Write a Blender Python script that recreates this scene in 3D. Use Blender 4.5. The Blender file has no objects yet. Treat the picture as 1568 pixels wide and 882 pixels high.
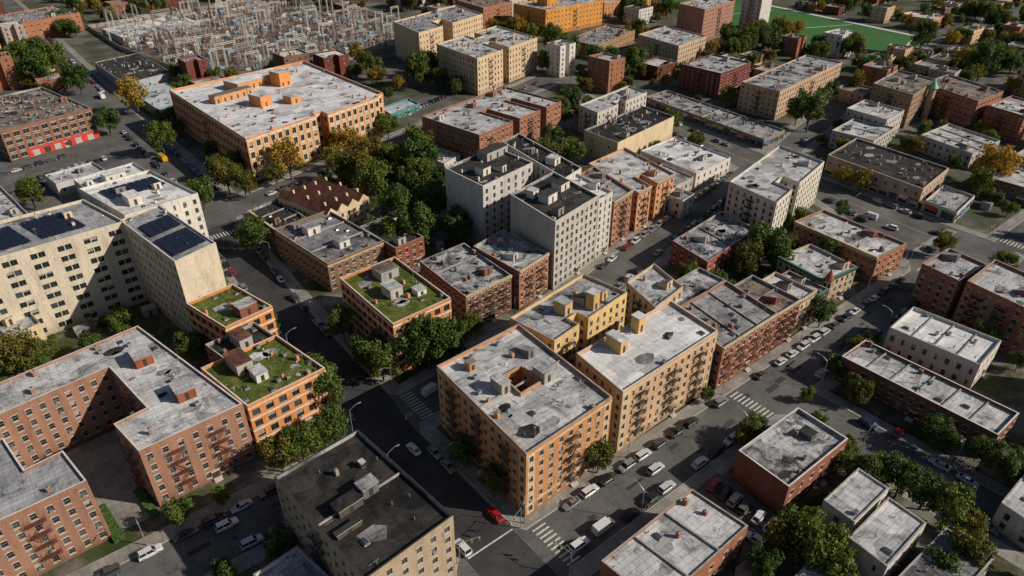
import bpy, math, random
from mathutils import Vector, Matrix
from mathutils.geometry import tessellate_polygon
random.seed(7)
S=bpy.context.scene
COL=S.collection
# ---------------------------------------------------------------- materials
MC={}
def nmat(key):
    m=bpy.data.materials.new(key);m.use_nodes=True
    nt=m.node_tree;b=nt.nodes['Principled BSDF']
    return m,nt,b
def N_(nt,t,**k):
    n=nt.nodes.new(t)
    for a,v in k.items(): setattr(n,a,v)
    return n
def ramp(nt,fac,stops):
    r=nt.nodes.new('ShaderNodeValToRGB');e=r.color_ramp.elements
    while len(e)<len(stops): e.new(0.5)
    for i,(p,c) in enumerate(stops):
        e[i].position=p;e[i].color=(c[0],c[1],c[2],1)
    nt.links.new(fac,r.inputs[0]);return r.outputs[0]
def noise(nt,vec,scale,detail=4,rough=.6,dist=0):
    n=nt.nodes.new('ShaderNodeTexNoise');n.inputs['Scale'].default_value=scale
    n.inputs['Detail'].default_value=detail;n.inputs['Roughness'].default_value=rough;n.inputs['Distortion'].default_value=dist
    nt.links.new(vec,n.inputs['Vector']);return n.outputs['Fac']
def mix(nt,fac,a,b,mode='MIX'):
    n=nt.nodes.new('ShaderNodeMix');n.data_type='RGBA';n.blend_type=mode
    for i,v in ((0,fac),(6,a),(7,b)):
        if isinstance(v,bpy.types.NodeSocket): nt.links.new(v,n.inputs[i])
        elif i==0: n.inputs[0].default_value=v
        else: n.inputs[i].default_value=(v[0],v[1],v[2],1)
    return n.outputs[2]
def pos(nt,rnd=True):
    g=nt.nodes.new('ShaderNodeNewGeometry')
    if not rnd: return g.outputs['Position']
    o=nt.nodes.new('ShaderNodeObjectInfo')
    m=nt.nodes.new('ShaderNodeVectorMath');m.operation='MULTIPLY_ADD'
    nt.links.new(o.outputs['Random'],m.inputs[0]);m.inputs[1].default_value=(91,57,0)
    nt.links.new(g.outputs['Position'],m.inputs[2]);return m.outputs[0]
def rtint(nt,lo,hi):
    o=nt.nodes.new('ShaderNodeObjectInfo');return ramp(nt,o.outputs['Random'],[(0,lo),(.5,(1,1,1)),(1,hi)])
def sc(c,k): return tuple(min(1,x*k) for x in c)
def wallmat(c):
    k=('w',c)
    if k in MC: return MC[k]
    l=sum(c)/3;kk=.76 if l<.34 else .9;c=tuple(x*kk for x in c)
    m,nt,b=nmat('brick_wall');p=pos(nt)
    st=N_(nt,'ShaderNodeMapping');st.inputs['Scale'].default_value=(1,1,.22);nt.links.new(p,st.inputs[0])
    n1=noise(nt,st.outputs[0],.35,6,.7);n2=noise(nt,p,2.6,3,.7)
    a=ramp(nt,n1,[(.25,sc(c,.64)),(.48,c),(.72,sc(c,1.18))])
    d=ramp(nt,n2,[(.3,(.76,.74,.73)),(.7,(1.06,1.06,1.06))])
    wv=N_(nt,'ShaderNodeTexWave',bands_direction='Z');wv.inputs['Scale'].default_value=1.6;wv.inputs['Distortion'].default_value=.4
    nt.links.new(p,wv.inputs['Vector'])
    w=ramp(nt,wv.outputs['Fac'],[(0,(.86,.86,.86)),(.4,(1,1,1))])
    n4=noise(nt,st.outputs[0],1.1,4,.8);s4=ramp(nt,n4,[(.30,(.48,.46,.44)),(.43,(1,1,1))])
    o=mix(nt,1,mix(nt,1,a,d,'MULTIPLY'),w,'MULTIPLY');o=mix(nt,.7,o,s4,'MULTIPLY')
    o=mix(nt,1,o,rtint(nt,(.88,.85,.84),(1.1,1.08,1.03)),'MULTIPLY')
    # wall colour gets darker towards the pavement
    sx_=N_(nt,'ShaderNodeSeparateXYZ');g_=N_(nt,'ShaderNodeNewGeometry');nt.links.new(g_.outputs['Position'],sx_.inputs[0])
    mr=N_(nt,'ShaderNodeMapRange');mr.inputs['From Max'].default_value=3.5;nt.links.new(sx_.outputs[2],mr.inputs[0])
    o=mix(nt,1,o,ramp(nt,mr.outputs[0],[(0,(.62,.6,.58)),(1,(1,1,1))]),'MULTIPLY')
    nt.links.new(o,b.inputs['Base Color']);b.inputs['Roughness'].default_value=.9;b.inputs['Specular IOR Level'].default_value=.2
    MC[k]=m;return m
RC={'silver':((.19,.195,.2),(.41,.415,.425),(.58,.585,.6)),'grey':((.10,.10,.105),(.22,.22,.225),(.39,.39,.39)),
    'white':((.5,.51,.52),(.72,.72,.72),(.8,.8,.8)),'black':((.013,.012,.012),(.026,.024,.023),(.055,.05,.045)),
    'tan':((.07,.055,.045),(.19,.155,.125),(.29,.245,.2)),'mixed':((.025,.025,.025),(.16,.16,.165),(.54,.55,.56)),
    'red':((.1,.045,.03),(.18,.08,.055),(.24,.11,.075)),'blue':((.35,.4,.46),(.5,.55,.6),(.6,.64,.68)),'sedum':((.04,.055,.012),(.095,.125,.02),(.19,.2,.04))}
def roofmat(kind):
    k=('r',kind)
    if k in MC: return MC[k]
    m,nt,b=nmat(kind+'_roofing');p=pos(nt);c=RC[kind]
    if kind=='sedum':
        n1=noise(nt,p,.35,6,.75);a=ramp(nt,n1,[(.35,c[0]),(.5,c[1]),(.66,c[2])])
        n2=noise(nt,p,3,4,.8);d=ramp(nt,n2,[(.3,(.4,.4,.4)),(.65,(1.25,1.25,1.25))])
        nt.links.new(mix(nt,1,a,d,'MULTIPLY'),b.inputs['Base Color'])
        bp=N_(nt,'ShaderNodeBump');bp.inputs['Distance'].default_value=.3;nt.links.new(n2,bp.inputs['Height']);nt.links.new(bp.outputs[0],b.inputs['Normal'])
    else:
        n1=noise(nt,p,.13 if kind!='mixed' else .16,8,.76,.7)
        a=ramp(nt,n1,[(.38,c[0]),(.45,c[1]),(.55,c[2])])
        br=N_(nt,'ShaderNodeTexBrick');br.inputs['Scale'].default_value=.16;br.inputs['Mortar Size'].default_value=.012 if kind!='white' else .006
        br.inputs['Brick Width'].default_value=1.4;br.inputs['Row Height'].default_value=.22
        br.inputs['Color1'].default_value=(1,1,1,1);br.inputs['Color2'].default_value=(.76,.76,.77,1);br.inputs['Mortar'].default_value=(.5,.5,.5,1)
        nt.links.new(p,br.inputs['Vector'])
        o=mix(nt,.8,a,br.outputs['Color'],'MULTIPLY')
        vo=N_(nt,'ShaderNodeTexVoronoi',distance='CHEBYCHEV');vo.inputs['Scale'].default_value=.14;nt.links.new(p,vo.inputs['Vector'])
        vs=N_(nt,'ShaderNodeSeparateColor');nt.links.new(vo.outputs['Color'],vs.inputs[0])
        pv=ramp(nt,vs.outputs[0],[(.0,(.5,.5,.51)),(.25,(.86,.86,.86)),(.9,(1.1,1.1,1.1))]);o=mix(nt,.85,o,pv,'MULTIPLY')
        n2=noise(nt,p,.5,6,.8);s=ramp(nt,n2,[(.34,(.28,.27,.26)),(.45,(1,1,1))])
        n3=noise(nt,p,5,3,.7);s3=ramp(nt,n3,[(.3,(.8,.8,.8)),(.7,(1.04,1.04,1.04))])
        o=mix(nt,.85 if kind!='white' else .35,o,s,'MULTIPLY');o=mix(nt,1,o,s3,'MULTIPLY')
        wv=N_(nt,'ShaderNodeTexWave',bands_direction='X');wv.inputs['Scale'].default_value=.16;wv.inputs['Distortion'].default_value=.6;wv.inputs['Detail Scale'].default_value=.3;nt.links.new(p,wv.inputs['Vector'])
        o=mix(nt,.6,o,ramp(nt,wv.outputs['Fac'],[(.0,(.5,.5,.5)),(.025,(1,1,1))]),'MULTIPLY')
        o=mix(nt,1,o,rtint(nt,(.7,.7,.72),(1.14,1.13,1.1)) if kind!='white' else rtint(nt,(.95,.95,.96),(1.05,1.05,1.04)),'MULTIPLY')
        nt.links.new(o,b.inputs['Base Color'])
    b.inputs['Roughness'].default_value=.8;b.inputs['Specular IOR Level'].default_value=.25
    MC[k]=m;return m
def plain(name,c,rough=.6,metal=0,var=.12,scale=1.2,spec=.4):
    k=('p',name)
    if k in MC: return MC[k]
    m,nt,b=nmat(name);p=pos(nt);n=noise(nt,p,scale,4,.65)
    o=ramp(nt,n,[(.3,sc(c,1-var)),(.7,sc(c,1+var))])
    nt.links.new(o,b.inputs['Base Color']);b.inputs['Roughness'].default_value=rough;b.inputs['Metallic'].default_value=metal
    b.inputs['Specular IOR Level'].default_value=spec
    MC[k]=m;return m
GL=[plain('window_glass_dark',(.02,.024,.028),.08,0,.3,.3,.8),plain('window_glass',(.05,.058,.065),.1,0,.3,.3,.8),plain('window_blind',(.3,.29,.26),.35,0,.2,.5,.5)]
FRAME=plain('window_frame',(.36,.35,.33),.5);SILL=plain('limestone_trim',(.44,.39,.32),.85,0,.2)
DARKFR=plain('dark_frame',(.06,.06,.065),.5)
COPE=plain('coping_stone',(.31,.295,.275),.8,0,.4,.5);IRON=plain('fire_escape_iron',(.045,.03,.027),.7,.2,.3)
RUST=plain('fire_escape_red_iron',(.13,.042,.028),.7,.1,.3);BLACKC=plain('bitumen_coping',(.03,.028,.026),.8,0,.3,.5)
METAL=plain('galvanised_metal',(.36,.37,.38),.45,.5,.2);DOOR=plain('dark_door',(.05,.035,.03),.5)
TRIMW=plain('white_trim',(.58,.55,.5),.7,0,.22,.5);TRIMG=plain('green_cornice',(.05,.16,.12),.6);TRIMC=plain('cream_cornice',(.53,.42,.27),.7,0,.25,.6)
SOLAR=plain('solar_panel',(.012,.016,.03),.15,0,.2,.5,.7)
SIGNS=[plain('sign_red',(.4,.05,.04),.5),plain('sign_green',(.04,.2,.09),.5),plain('sign_white',(.55,.54,.5),.5),plain('sign_blue',(.05,.12,.3),.5),plain('sign_yellow',(.5,.36,.06),.5),DARKFR]
# ---------------------------------------------------------------- mesh builder
class MB:
    def __init__(s): s.v=[];s.f=[];s.m=[];s.mats=[]
    def mi(s,mat):
        if mat not in s.mats: s.mats.append(mat)
        return s.mats.index(mat)
    def face(s,pts,mat):
        i=len(s.v);s.v+= [tuple(p) for p in pts];s.f.append(tuple(range(i,i+len(pts))));s.m.append(s.mi(mat))
    def hexa(s,b,t,mat,bottom=False):
        n=len(b)
        for i in range(n):
            j=(i+1)%n;s.face([b[i],b[j],t[j],t[i]],mat)
        s.face(t,mat)
        if bottom: s.face(b[::-1],mat)
    def box(s,cx,cy,z0,z1,lx,ly,ang,mat,topmat=None,shrink=1,bottom=False):
        ca,sa=math.cos(ang),math.sin(ang)
        q=[(-1,-1),(1,-1),(1,1),(-1,1)]
        f=lambda z,k:[(cx+(a*lx*ca-b*ly*sa)*.5*k,cy+(a*lx*sa+b*ly*ca)*.5*k,z) for a,b in q]
        B=f(z0,1);T=f(z1,shrink)
        for i in range(4):
            j=(i+1)%4;s.face([B[i],B[j],T[j],T[i]],mat)
        s.face(T,topmat or mat)
        if bottom: s.face(B[::-1],mat)
    def beam(s,p,q,t,mat):
        p=Vector(p);q=Vector(q);d=q-p
        if d.length<1e-4: return
        d.normalize();u=d.cross(Vector((0,0,1)))
        if u.length<.1: u=Vector((1,0,0))
        u.normalize();w=d.cross(u)
        u*=t/2;w*=t/2
        a=[p-u-w,p+u-w,p+u+w,p-u+w];b=[x+(q-p) for x in a]
        for i in range(4):
            j=(i+1)%4;s.face([a[i],b[i],b[j],a[j]],mat)
        s.face(b[::-1],mat)
    def cyl(s,x,y,z0,z1,r,mat,n=8,r2=None,cap=True):
        r2=r if r2 is None else r2
        B=[(x+r*math.cos(6.2832*i/n),y+r*math.sin(6.2832*i/n),z0) for i in range(n)]
        T=[(x+r2*math.cos(6.2832*i/n),y+r2*math.sin(6.2832*i/n),z1) for i in range(n)]
        for i in range(n):
            j=(i+1)%n;s.face([B[i],B[j],T[j],T[i]],mat)
        if cap: s.face(T,mat)
    def mesh(s,name):
        me=bpy.data.meshes.new(name);me.from_pydata(s.v,[],s.f)
        for m in s.mats: me.materials.append(m)
        me.polygons.foreach_set('material_index',s.m);me.update();return me
    def obj(s,name,parent=None,loc=(0,0,0)):
        if not s.f: return None
        o=bpy.data.objects.new(name,s.mesh(name));o.location=loc;COL.objects.link(o)
        if parent: o.parent=parent
        return o
def empty(name,loc):
    e=bpy.data.objects.new(name,None);e.location=loc;e.empty_display_size=1;COL.objects.link(e);return e
def inpoly(x,y,P):
    c=False;n=len(P);j=n-1
    for i in range(n):
        if (P[i][1]>y)!=(P[j][1]>y) and x<(P[j][0]-P[i][0])*(y-P[i][1])/(P[j][1]-P[i][1])+P[i][0]: c=not c
        j=i
    return c
def edist(x,y,P):
    r=1e9
    for i in range(len(P)):
        ax,ay=P[i];bx,by=P[(i+1)%len(P)];dx,dy=bx-ax,by-ay;L=dx*dx+dy*dy
        t=max(0,min(1,((x-ax)*dx+(y-ay)*dy)/L)) if L else 0
        r=min(r,math.hypot(x-ax-dx*t,y-ay-dy*t))
    return r
def offset(P,d):
    out=[];n=len(P)
    for i in range(n):
        a=Vector(P[i-1]);b=Vector(P[i]);c=Vector(P[(i+1)%n])
        d1=(b-a).normalized();d2=(c-b).normalized()
        n1=Vector((-d1.y,d1.x));n2=Vector((-d2.y,d2.x));k=n1+n2
        den=max(.35,k.length_squared/2)
        out.append(tuple(b+k*(d/den) if k.length>.1 else b+n1*d))
    return out
FOOT=[]
def wall_edge(W,G,p0,p1,h,o,ei,rng,hole=False):
    d=Vector((p1[0]-p0[0],p1[1]-p0[1]));L=d.length
    if L<.05: return
    d/=L;n=Vector((d.y,-d.x))
    P=lambda s,z,i=0.:(p0[0]+d.x*s-n.x*i,p0[1]+d.y*s-n.y*i,z)
    q=lambda s0,z0,s1,z1,mat,i=0.,B=W:B.face([P(s0,z0,i),P(s1,z0,i),P(s1,z1,i),P(s0,z1,i)],mat)
    wm=o['wm'];fl=o['fl'];ws=o['ws'];ww,wh=o['wsz']
    base=.6;fh=(h-1.1-base)/fl
    if wh>fh-.8: wh=fh-.8
    ncol=int((L-1.0)/ws)
    blank=ei in o['blank'] or ncol<1 or L<2.4
    if blank:
        q(0,0,L,h,wm)
    else:
        sp=L/ncol;cols=[]
        for i in range(ncol):
            c=(i+.5)*sp
            if o['pair'] and ncol>2: c+= (.22*sp if i%2==0 else -.22*sp)
            cols.append(c)
        z=0;shop=o['shop'] and ei in o['front'];sur=o.get('sur')
        for f in range(fl):
            zb=base+f*fh+ (fh-wh)*.45;zt=zb+wh;w2=ww
            if f==0 and shop: zb=.5;zt=min(fh*.9,3.2);w2=sp*.8
            q(0,z,L,zb,wm);x=0
            for ci,c in enumerate(cols):
                cw=w2*(.62 if (o['alt'] and ci%3==1 and not(f==0 and shop)) else 1)
                a=c-cw/2;b=c+cw/2
                if a<=x+.02: a=x+.02
                if b>L-.02: b=L-.02
                q(x,zb,a,zt,wm);x=b
                I=.22;rv=o['rev']
                W.face([P(a,zb),P(a,zb,I),P(a,zt,I),P(a,zt)],rv);W.face([P(b,zb,I),P(b,zb),P(b,zt),P(b,zt,I)],rv)
                W.face([P(a,zb),P(b,zb),P(b,zb,I),P(a,zb,I)],SILL);W.face([P(a,zt,I),P(b,zt,I),P(b,zt),P(a,zt)],rv)
                g=GL[0] if rng.random()<.6 else (GL[1] if rng.random()<.6 else GL[2])
                fr=o['fr']
                if g is GL[2]:
                    zm=zb+(zt-zb)*rng.choice([.35,.5,.7]);q(a,zb,b,zm,GL[0],I,G);q(a,zm,b,zt,g,I,G)
                else: q(a,zb,b,zt,g,I,G)
                t=.07
                zm=(zb+zt)/2
                if o['vm']: q((a+b)/2-t/2,zb+t,(a+b)/2+t/2,zt-t,fr,I-.03,G)
                else: q(a+t,zm-t/2,b-t,zm+t/2,fr,I-.03,G)
                q(a,zb,a+t,zt,fr,I-.03,G);q(b-t,zb,b,zt,fr,I-.03,G);q(a+t,zt-t,b-t,zt,fr,I-.03,G);q(a+t,zb,b-t,zb+t,fr,I-.03,G)
                if f==0 and shop and rng.random()<.8:
                    sg=rng.choice(SIGNS);q(a-.1,zt+.05,b+.1,zt+.75,sg,-.12,G)
                    if rng.random()<.5: G.face([P(a,zt+.05,-.12),P(b,zt+.05,-.12),P(b,zt-.5,-1.2),P(a,zt-.5,-1.2)][::-1],sg)
                if sur and (sur[0]=='all' or ci in (0,ncol-1)) and not hole and (len(sur)<3 or ei in sur[2]):
                    sm=sur[1];e_=-.035;x0,x1=a-.38,b+.38;z0,z1=max(.3,zb-(fh-wh)*.4),min(h-1.2,zt+(fh-wh)*.45)
                    q(x0,z0,a,z1,sm,e_);q(b,z0,x1,z1,sm,e_);q(a,z0,b,zb,sm,e_);q(a,zt,b,z1,sm,e_)
                elif o['lint'] and not (f==0 and shop):
                    for (za,zc,ex) in ((zb-.18,zb,.1),(zt,zt+.22,.12)):
                        q(a-ex,za,b+ex,zc,SILL,-.07,G)
                        G.face([P(a-ex,zc,-.07),P(b+ex,zc,-.07),P(b+ex,zc,0),P(a-ex,zc,0)],SILL)
                        G.face([P(a-ex,za,0),P(b+ex,za,0),P(b+ex,za,-.07),P(a-ex,za,-.07)],SILL)
                if rng.random()<o['ac'] and not (f==0 and shop):
                    m0=(a+b)/2;zz=zb+.02
                    bq=[P(m0-.32,zz,I),P(m0+.32,zz,I),P(m0+.32,zz,-.3),P(m0-.32,zz,-.3)]
                    bq=[bq[3],bq[2],bq[1],bq[0]];tq=[(a_,b_,c_+.4) for a_,b_,c_ in bq]
                    G.hexa(bq,tq,METAL)
            q(x,zb,L,zt,wm);z=zt
        q(0,z,L,h,wm)
    if o['band'] and not hole:
        bm_=o['band'];nb=o['bands'] or range(1,fl+1)
        for f in nb:
            z0=base+f*fh-.1 if f<=fl else 0
            for (za,zc) in ((z0-.1,z0+.28),)+(((z0+fh*.33,z0+fh*.33+.15),) if o['bd2'] and f<fl else ()):
                if blank or zc-za>.3 : 
                    e=.06
                    W.face([P(-e,za,-e),P(L+e,za,-e),P(L+e,zc,-e),P(-e,zc,-e)],bm_);W.face([P(-e,zc,-e),P(L+e,zc,-e),P(L,zc,0),P(0,zc,0)],bm_);W.face([P(0,za,0),P(L,za,0),P(L+e,za,-e),P(-e,za,-e)],bm_)
    if not blank and not hole and ei in o['front'] and not o['shop']:
        c=cols[len(cols)//2]+sp/2
        if c+1<L:
            q(c-.75,.02,c+.75,2.5,DOOR,-.09,G);q(c-1.0,2.5,c+1.0,2.9,SILL,-.3,G)
            G.face([P(c-1,2.9,-.3),P(c+1,2.9,-.3),P(c+1,2.9,0),P(c-1,2.9,0)],SILL)
            for k in range(3):
                G.hexa([P(c-.9,0,-.1),P(c-.9,0,-1.3+.35*k),P(c+.9,0,-1.3+.35*k),P(c+.9,0,-.1)],[P(c-.9,.3+.18*k,-.1),P(c-.9,.3+.18*k,-1.3+.35*k),P(c+.9,.3+.18*k,-1.3+.35*k),P(c+.9,.3+.18*k,-.1)],SILL)
    return (P,fh,base,L,n)
def escape(E,P,fh,base,s,fl,mat,wd=1.7):
    o=1.15
    for f in range(1,fl):
        z=base+f*fh+.25
        for k in range(5):
            y=.08+k*(o-.1)/4
            E.beam(P(s-wd,z,-y),P(s+wd,z,-y),.1,mat)
        for rz in (.5,.95):
            E.beam(P(s-wd,z+rz,-o),P(s+wd,z+rz,-o),.06,mat)
            E.beam(P(s-wd,z+rz,-.02),P(s-wd,z+rz,-o),.06,mat);E.beam(P(s+wd,z+rz,-.02),P(s+wd,z+rz,-o),.06,mat)
        for k in range(9):
            x=s-wd+k*wd/4;E.beam(P(x,z,-o),P(x,z+.95,-o),.045,mat)
        if f<fl-1:
            dr=1 if f%2 else -1
            for yy in (.45,.95):
                E.beam(P(s-1.2*dr,z,-yy),P(s+1.2*dr,z+fh,-yy),.09,mat)
            for k in range(1,7):
                t=k/7;E.beam(P(s-1.2*dr+2.4*dr*t,z+fh*t,-.45),P(s-1.2*dr+2.4*dr*t,z+fh*t,-.95),.08,mat)
    z=base+fh+.25;E.beam(P(s+wd-.3,z,-o+.1),P(s+wd-.3,z-2.2,-o+.1),.08,mat);E.beam(P(s+wd-.7,z,-o+.1),P(s+wd-.7,z-2.2,-o+.1),.08,mat)
def building(name,N,U,V,h,fl,wall,roof,poly=None,holes=(),blank=(),ws=3.0,wsz=(1.15,1.65),pair=False,shop=False,front=(0,),
             band=None,bands=None,bd2=False,fr=None,vm=False,lint=True,ac=.12,esc=(),escm=None,cornice=None,pent=(),par=.9,cope=None,eq=1.0,bulk=1,abs_=None,solar=(),party=0,sur=None,alt=None):
    rng=random.Random(int(N[0]*131+N[1]*17+h))
    if abs_: P0=[(x-N[0],y-N[1]) for x,y in abs_];ang=math.radians(U[1] if U else 0)
    else:
        ua=math.radians(U[1]);va=math.radians(V[1]+90);ang=ua
        ux,uy=U[0]*math.cos(ua),U[0]*math.sin(ua);vx,vy=V[0]*math.cos(va),V[0]*math.sin(va)
        T=lambda s,t:(s*ux+t*vx,s*uy+t*vy)
        P0=[T(*p) for p in (poly or [(0,0),(1,0),(1,1),(0,1)])]
        holes=[[T(*p) for p in H] for H in holes]
    FOOT.append([(x+N[0],y+N[1]) for x,y in P0])
    e=empty(name,(N[0],N[1],0))
    wm=wallmat(wall)
    if alt is None: alt=rng.random()<.5 and not vm and not pair
    o=dict(wm=wm,fl=fl,ws=ws,wsz=wsz,blank=blank,pair=pair,shop=shop,front=front,band=band,bands=bands,bd2=bd2,fr=fr or FRAME,vm=vm,lint=lint,ac=ac,rev=wm,sur=sur,alt=alt)
    W=MB();G=MB();E=MB();R=MB();Q=MB()
    n=len(P0);info=[]
    for i in range(n): info.append(wall_edge(W,G,P0[i],P0[(i+1)%n],h,o,i,rng))
    for H in holes:
        Hr=H[::-1]
        for i in range(len(Hr)): wall_edge(W,G,Hr[i],Hr[(i+1)%len(Hr)],h,o,99,rng,True)
    cm=cope or COPE;zr=h-par;In=[]
    for lp in [P0]+[H[::-1] for H in holes]:
        ins=offset(lp,.34);In.append(ins);m=len(lp)
        for i in range(m):
            j=(i+1)%m
            W.face([(*lp[i],h),(*lp[j],h),(*ins[j],h),(*ins[i],h)],cm)
            W.face([(*ins[i],h),(*ins[j],h),(*ins[j],zr),(*ins[i],zr)],roofmat('grey') if roof in('black','mixed','tan') else wm)
    tri=tessellate_polygon([[Vector((x,y,0)) for x,y in lp] for lp in In])
    fl_=[p for lp in In for p in lp];rm=roofmat(roof)
    for t in tri:
        a=[Vector(fl_[k]) for k in t]
        if (a[1]-a[0]).cross(a[2]-a[0])<0: a=[a[0],a[2],a[1]]
        R.face([(p.x,p.y,zr) for p in a],rm)
    if cornice:
        cmat,fronts=cornice
        for i in fronts:
            inf=info[i]
            if not inf: continue
            Pf,_,_,L,_=inf;out=.55
            for (za,zc,o1,o2) in ((h-1.1,h-.45,.12,.25),(h-.45,h+.08,.3,out)):
                bq=[Pf(0,za,.1),Pf(0,za,-o1),Pf(L,za,-o1),Pf(L,za,.1)];tq=[Pf(0,zc,.1),Pf(0,zc,-o2),Pf(L,zc,-o2),Pf(L,zc,.1)]
                Q.hexa(bq,tq,cmat,True)
            k=.6
            while k<L: 
                Q.beam(Pf(k,h-1.3,-.15),Pf(k,h-.5,-.4),.18,cmat);k+=1.2
    if not esc and not abs_ and fl>=4 and h>=13 and lint and N[0]>60:
        esc=[(i,.5) for i in (0,n-1) if info[i] and info[i][3]>9 and i not in blank]
    for (ei,fr_) in esc:
        inf=info[ei]
        if inf: escape(E,inf[0],inf[1],inf[2],inf[3]*fr_,fl,escm or IRON)
    K=MB();used=[]
    for (s,t,ls,lt,ph,wc,rk) in pent:
        if abs_: cx,cy=s-N[0],t-N[1];lx,ly=ls,lt
        else: cx,cy=T(s,t);lx,ly=ls,lt
        wmp=wallmat(wc);used.append((cx,cy,max(lx,ly)*.7))
        K.box(cx,cy,zr,zr+ph,lx,ly,ang,wmp);K.box(cx,cy,zr+ph,zr+ph+.18,lx+.3,ly+.3,ang,COPE,roofmat(rk))
        ca,sa=math.cos(ang),math.sin(ang)
        for k in range(max(1,int(lx/3.5))):
            xx=-lx/2+(k+.5)*lx/max(1,int(lx/3.5));yy=-ly/2-.01
            a=[(cx+(xx+dx)*ca-yy*sa,cy+(xx+dx)*sa+yy*ca) for dx in (-.45,.45)]
            K.face([(*a[0],zr+.1),(*a[1],zr+.1),(*a[1],zr+min(2.1,ph*.8)),(*a[0],zr+min(2.1,ph*.8))],DOOR)
    xs=[p[0] for p in In[0]];ys=[p[1] for p in In[0]]
    def spot(mg):
        for _ in range(40):
            x=rng.uniform(min(xs),max(xs));y=rng.uniform(min(ys),max(ys))
            if inpoly(x,y,In[0]) and edist(x,y,In[0])>mg and all(not inpoly(x,y,H) and edist(x,y,H)>mg for H in In[1:]) and all(math.hypot(x-a,y-b)>r+mg for a,b,r in used):
                used.append((x,y,mg));return x,y
        return None
    area=(max(xs)-min(xs))*(max(ys)-min(ys))
    ca,sa=math.cos(ang),math.sin(ang)
    for _ in range(bulk):
        p=spot(2.2)
        if p:
            wc=rng.choice([wall,(.5,.48,.45),(.3,.28,.27),wall]);lx,ly=rng.choice([(2.4,4.0),(3.2,3.2),(2.2,4.6)]);hh=2.5
            x,y=p;f=lambda a,b,z:(x+a*ca-b*sa,y+a*sa+b*ca,z)
            bt=[f(-lx/2,-ly/2,zr),f(lx/2,-ly/2,zr),f(lx/2,ly/2,zr),f(-lx/2,ly/2,zr)]
            tp=[f(-lx/2,-ly/2,zr+hh),f(lx/2,-ly/2,zr+hh),f(lx/2,ly/2,zr+1.1),f(-lx/2,ly/2,zr+1.1)]
            m1=wallmat(wc)
            for i in range(4): K.face([bt[i],bt[(i+1)%4],tp[(i+1)%4],tp[i]],m1)
            K.face(tp,roofmat(rng.choice(['silver','black','grey'])));K.face([f(-.4,-ly/2-.02,zr+.05),f(.4,-ly/2-.02,zr+.05),f(.4,-ly/2-.02,zr+2),f(-.4,-ly/2-.02,zr+2)],DOOR)
    for _ in range(int(area/22*eq)):
        p=spot(.5)
        if not p: continue
        t=rng.random();x,y=p
        if t<.30: K.cyl(x,y,zr,zr+rng.uniform(.4,1.0),.1,METAL,6)
        elif t<.38: K.cyl(x,y,zr,zr+.7,.13,METAL,6);K.cyl(x,y,zr+.7,zr+.95,.27,METAL,8,.12)
        elif t<.45:
            K.box(x,y,zr,zr+.25,1.2,1.7,ang,COPE);K.box(x,y,zr+.25,zr+.5,1.05,1.55,ang,GL[1],shrink=.8)
        elif t<.52: 
            K.box(x,y,zr+.25,zr+1.0,.95,.85,ang,METAL);K.cyl(x,y,zr+1.0,zr+1.05,.34,DARKFR,8);K.box(x,y,zr,zr+.25,.8,.2,ang,DARKFR)
        elif t<.62:
            ch=rng.uniform(.9,1.7);cw=rng.uniform(.5,.8);K.box(x,y,zr,zr+ch,cw,cw*rng.uniform(1,2),ang,wm,COPE);K.cyl(x,y,zr+ch,zr+ch+.35,.13,RUST,6)
        elif t<.72:
            L2=rng.uniform(2,5);a2=ang+rng.choice([0,1.571]);K.beam((x,y,zr+.15),(x+L2*math.cos(a2)*.5,y+L2*math.sin(a2)*.5,zr+.15),.1,METAL)
        elif t<.76:
            K.beam((x,y,zr),(x,y,zr+3),.07,METAL);K.beam((x-.5,y,zr+2.6),(x+.5,y,zr+2.6),.05,METAL);K.beam((x-.35,y,zr+2.9),(x+.35,y,zr+2.9),.05,METAL)
        else:
            m_=[];k=rng.randint(5,8);rr=rng.uniform(.6,2.4)
            for i in range(k):
                a=6.283*i/k;r_=rr*rng.uniform(.7,1.2);m_.append((x+r_*math.cos(a)*1.4,y+r_*math.sin(a),zr+.012))
            if edist(x,y,In[0])>rr*1.8: K.face(m_,roofmat(rng.choice(['silver','black','grey','grey'] if roof!='black' else ['black','grey'])))
    for k in range(party):
        s=(k+1)/(party+1);long_u=(U[0]>V[0])
        if party and not abs_:
            a=T(s,.02) if long_u else T(.02,s);b=T(s,.98) if long_u else T(.98,s)
            K.beam((*a,zr+.25),(*b,zr+.25),.35,COPE)
    for (s0,t0,s1,t1) in solar:
        nx=max(1,int(abs(s1-s0)*U[0]/2.2));ny=max(1,int(abs(t1-t0)*V[0]/1.3))
        for i in range(nx):
            for j in range(ny):
                f=lambda a,b:T(s0+(s1-s0)*a,t0+(t1-t0)*b)
                a,b_=f((i+.04)/nx,(j+.08)/ny),f((i+.96)/nx,(j+.08)/ny);c,d_=f((i+.96)/nx,(j+.92)/ny),f((i+.04)/nx,(j+.92)/ny)
                K.face([(*a,zr+.5),(*b_,zr+.5),(*c,zr+.75),(*d_,zr+.75)],SOLAR)
    W.obj('walls',e);G.obj('windows',e);R.obj('roof',e);Q.obj('cornice',e);E.obj('fire_escape',e);K.obj('roof_equipment',e)
    return e
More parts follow.
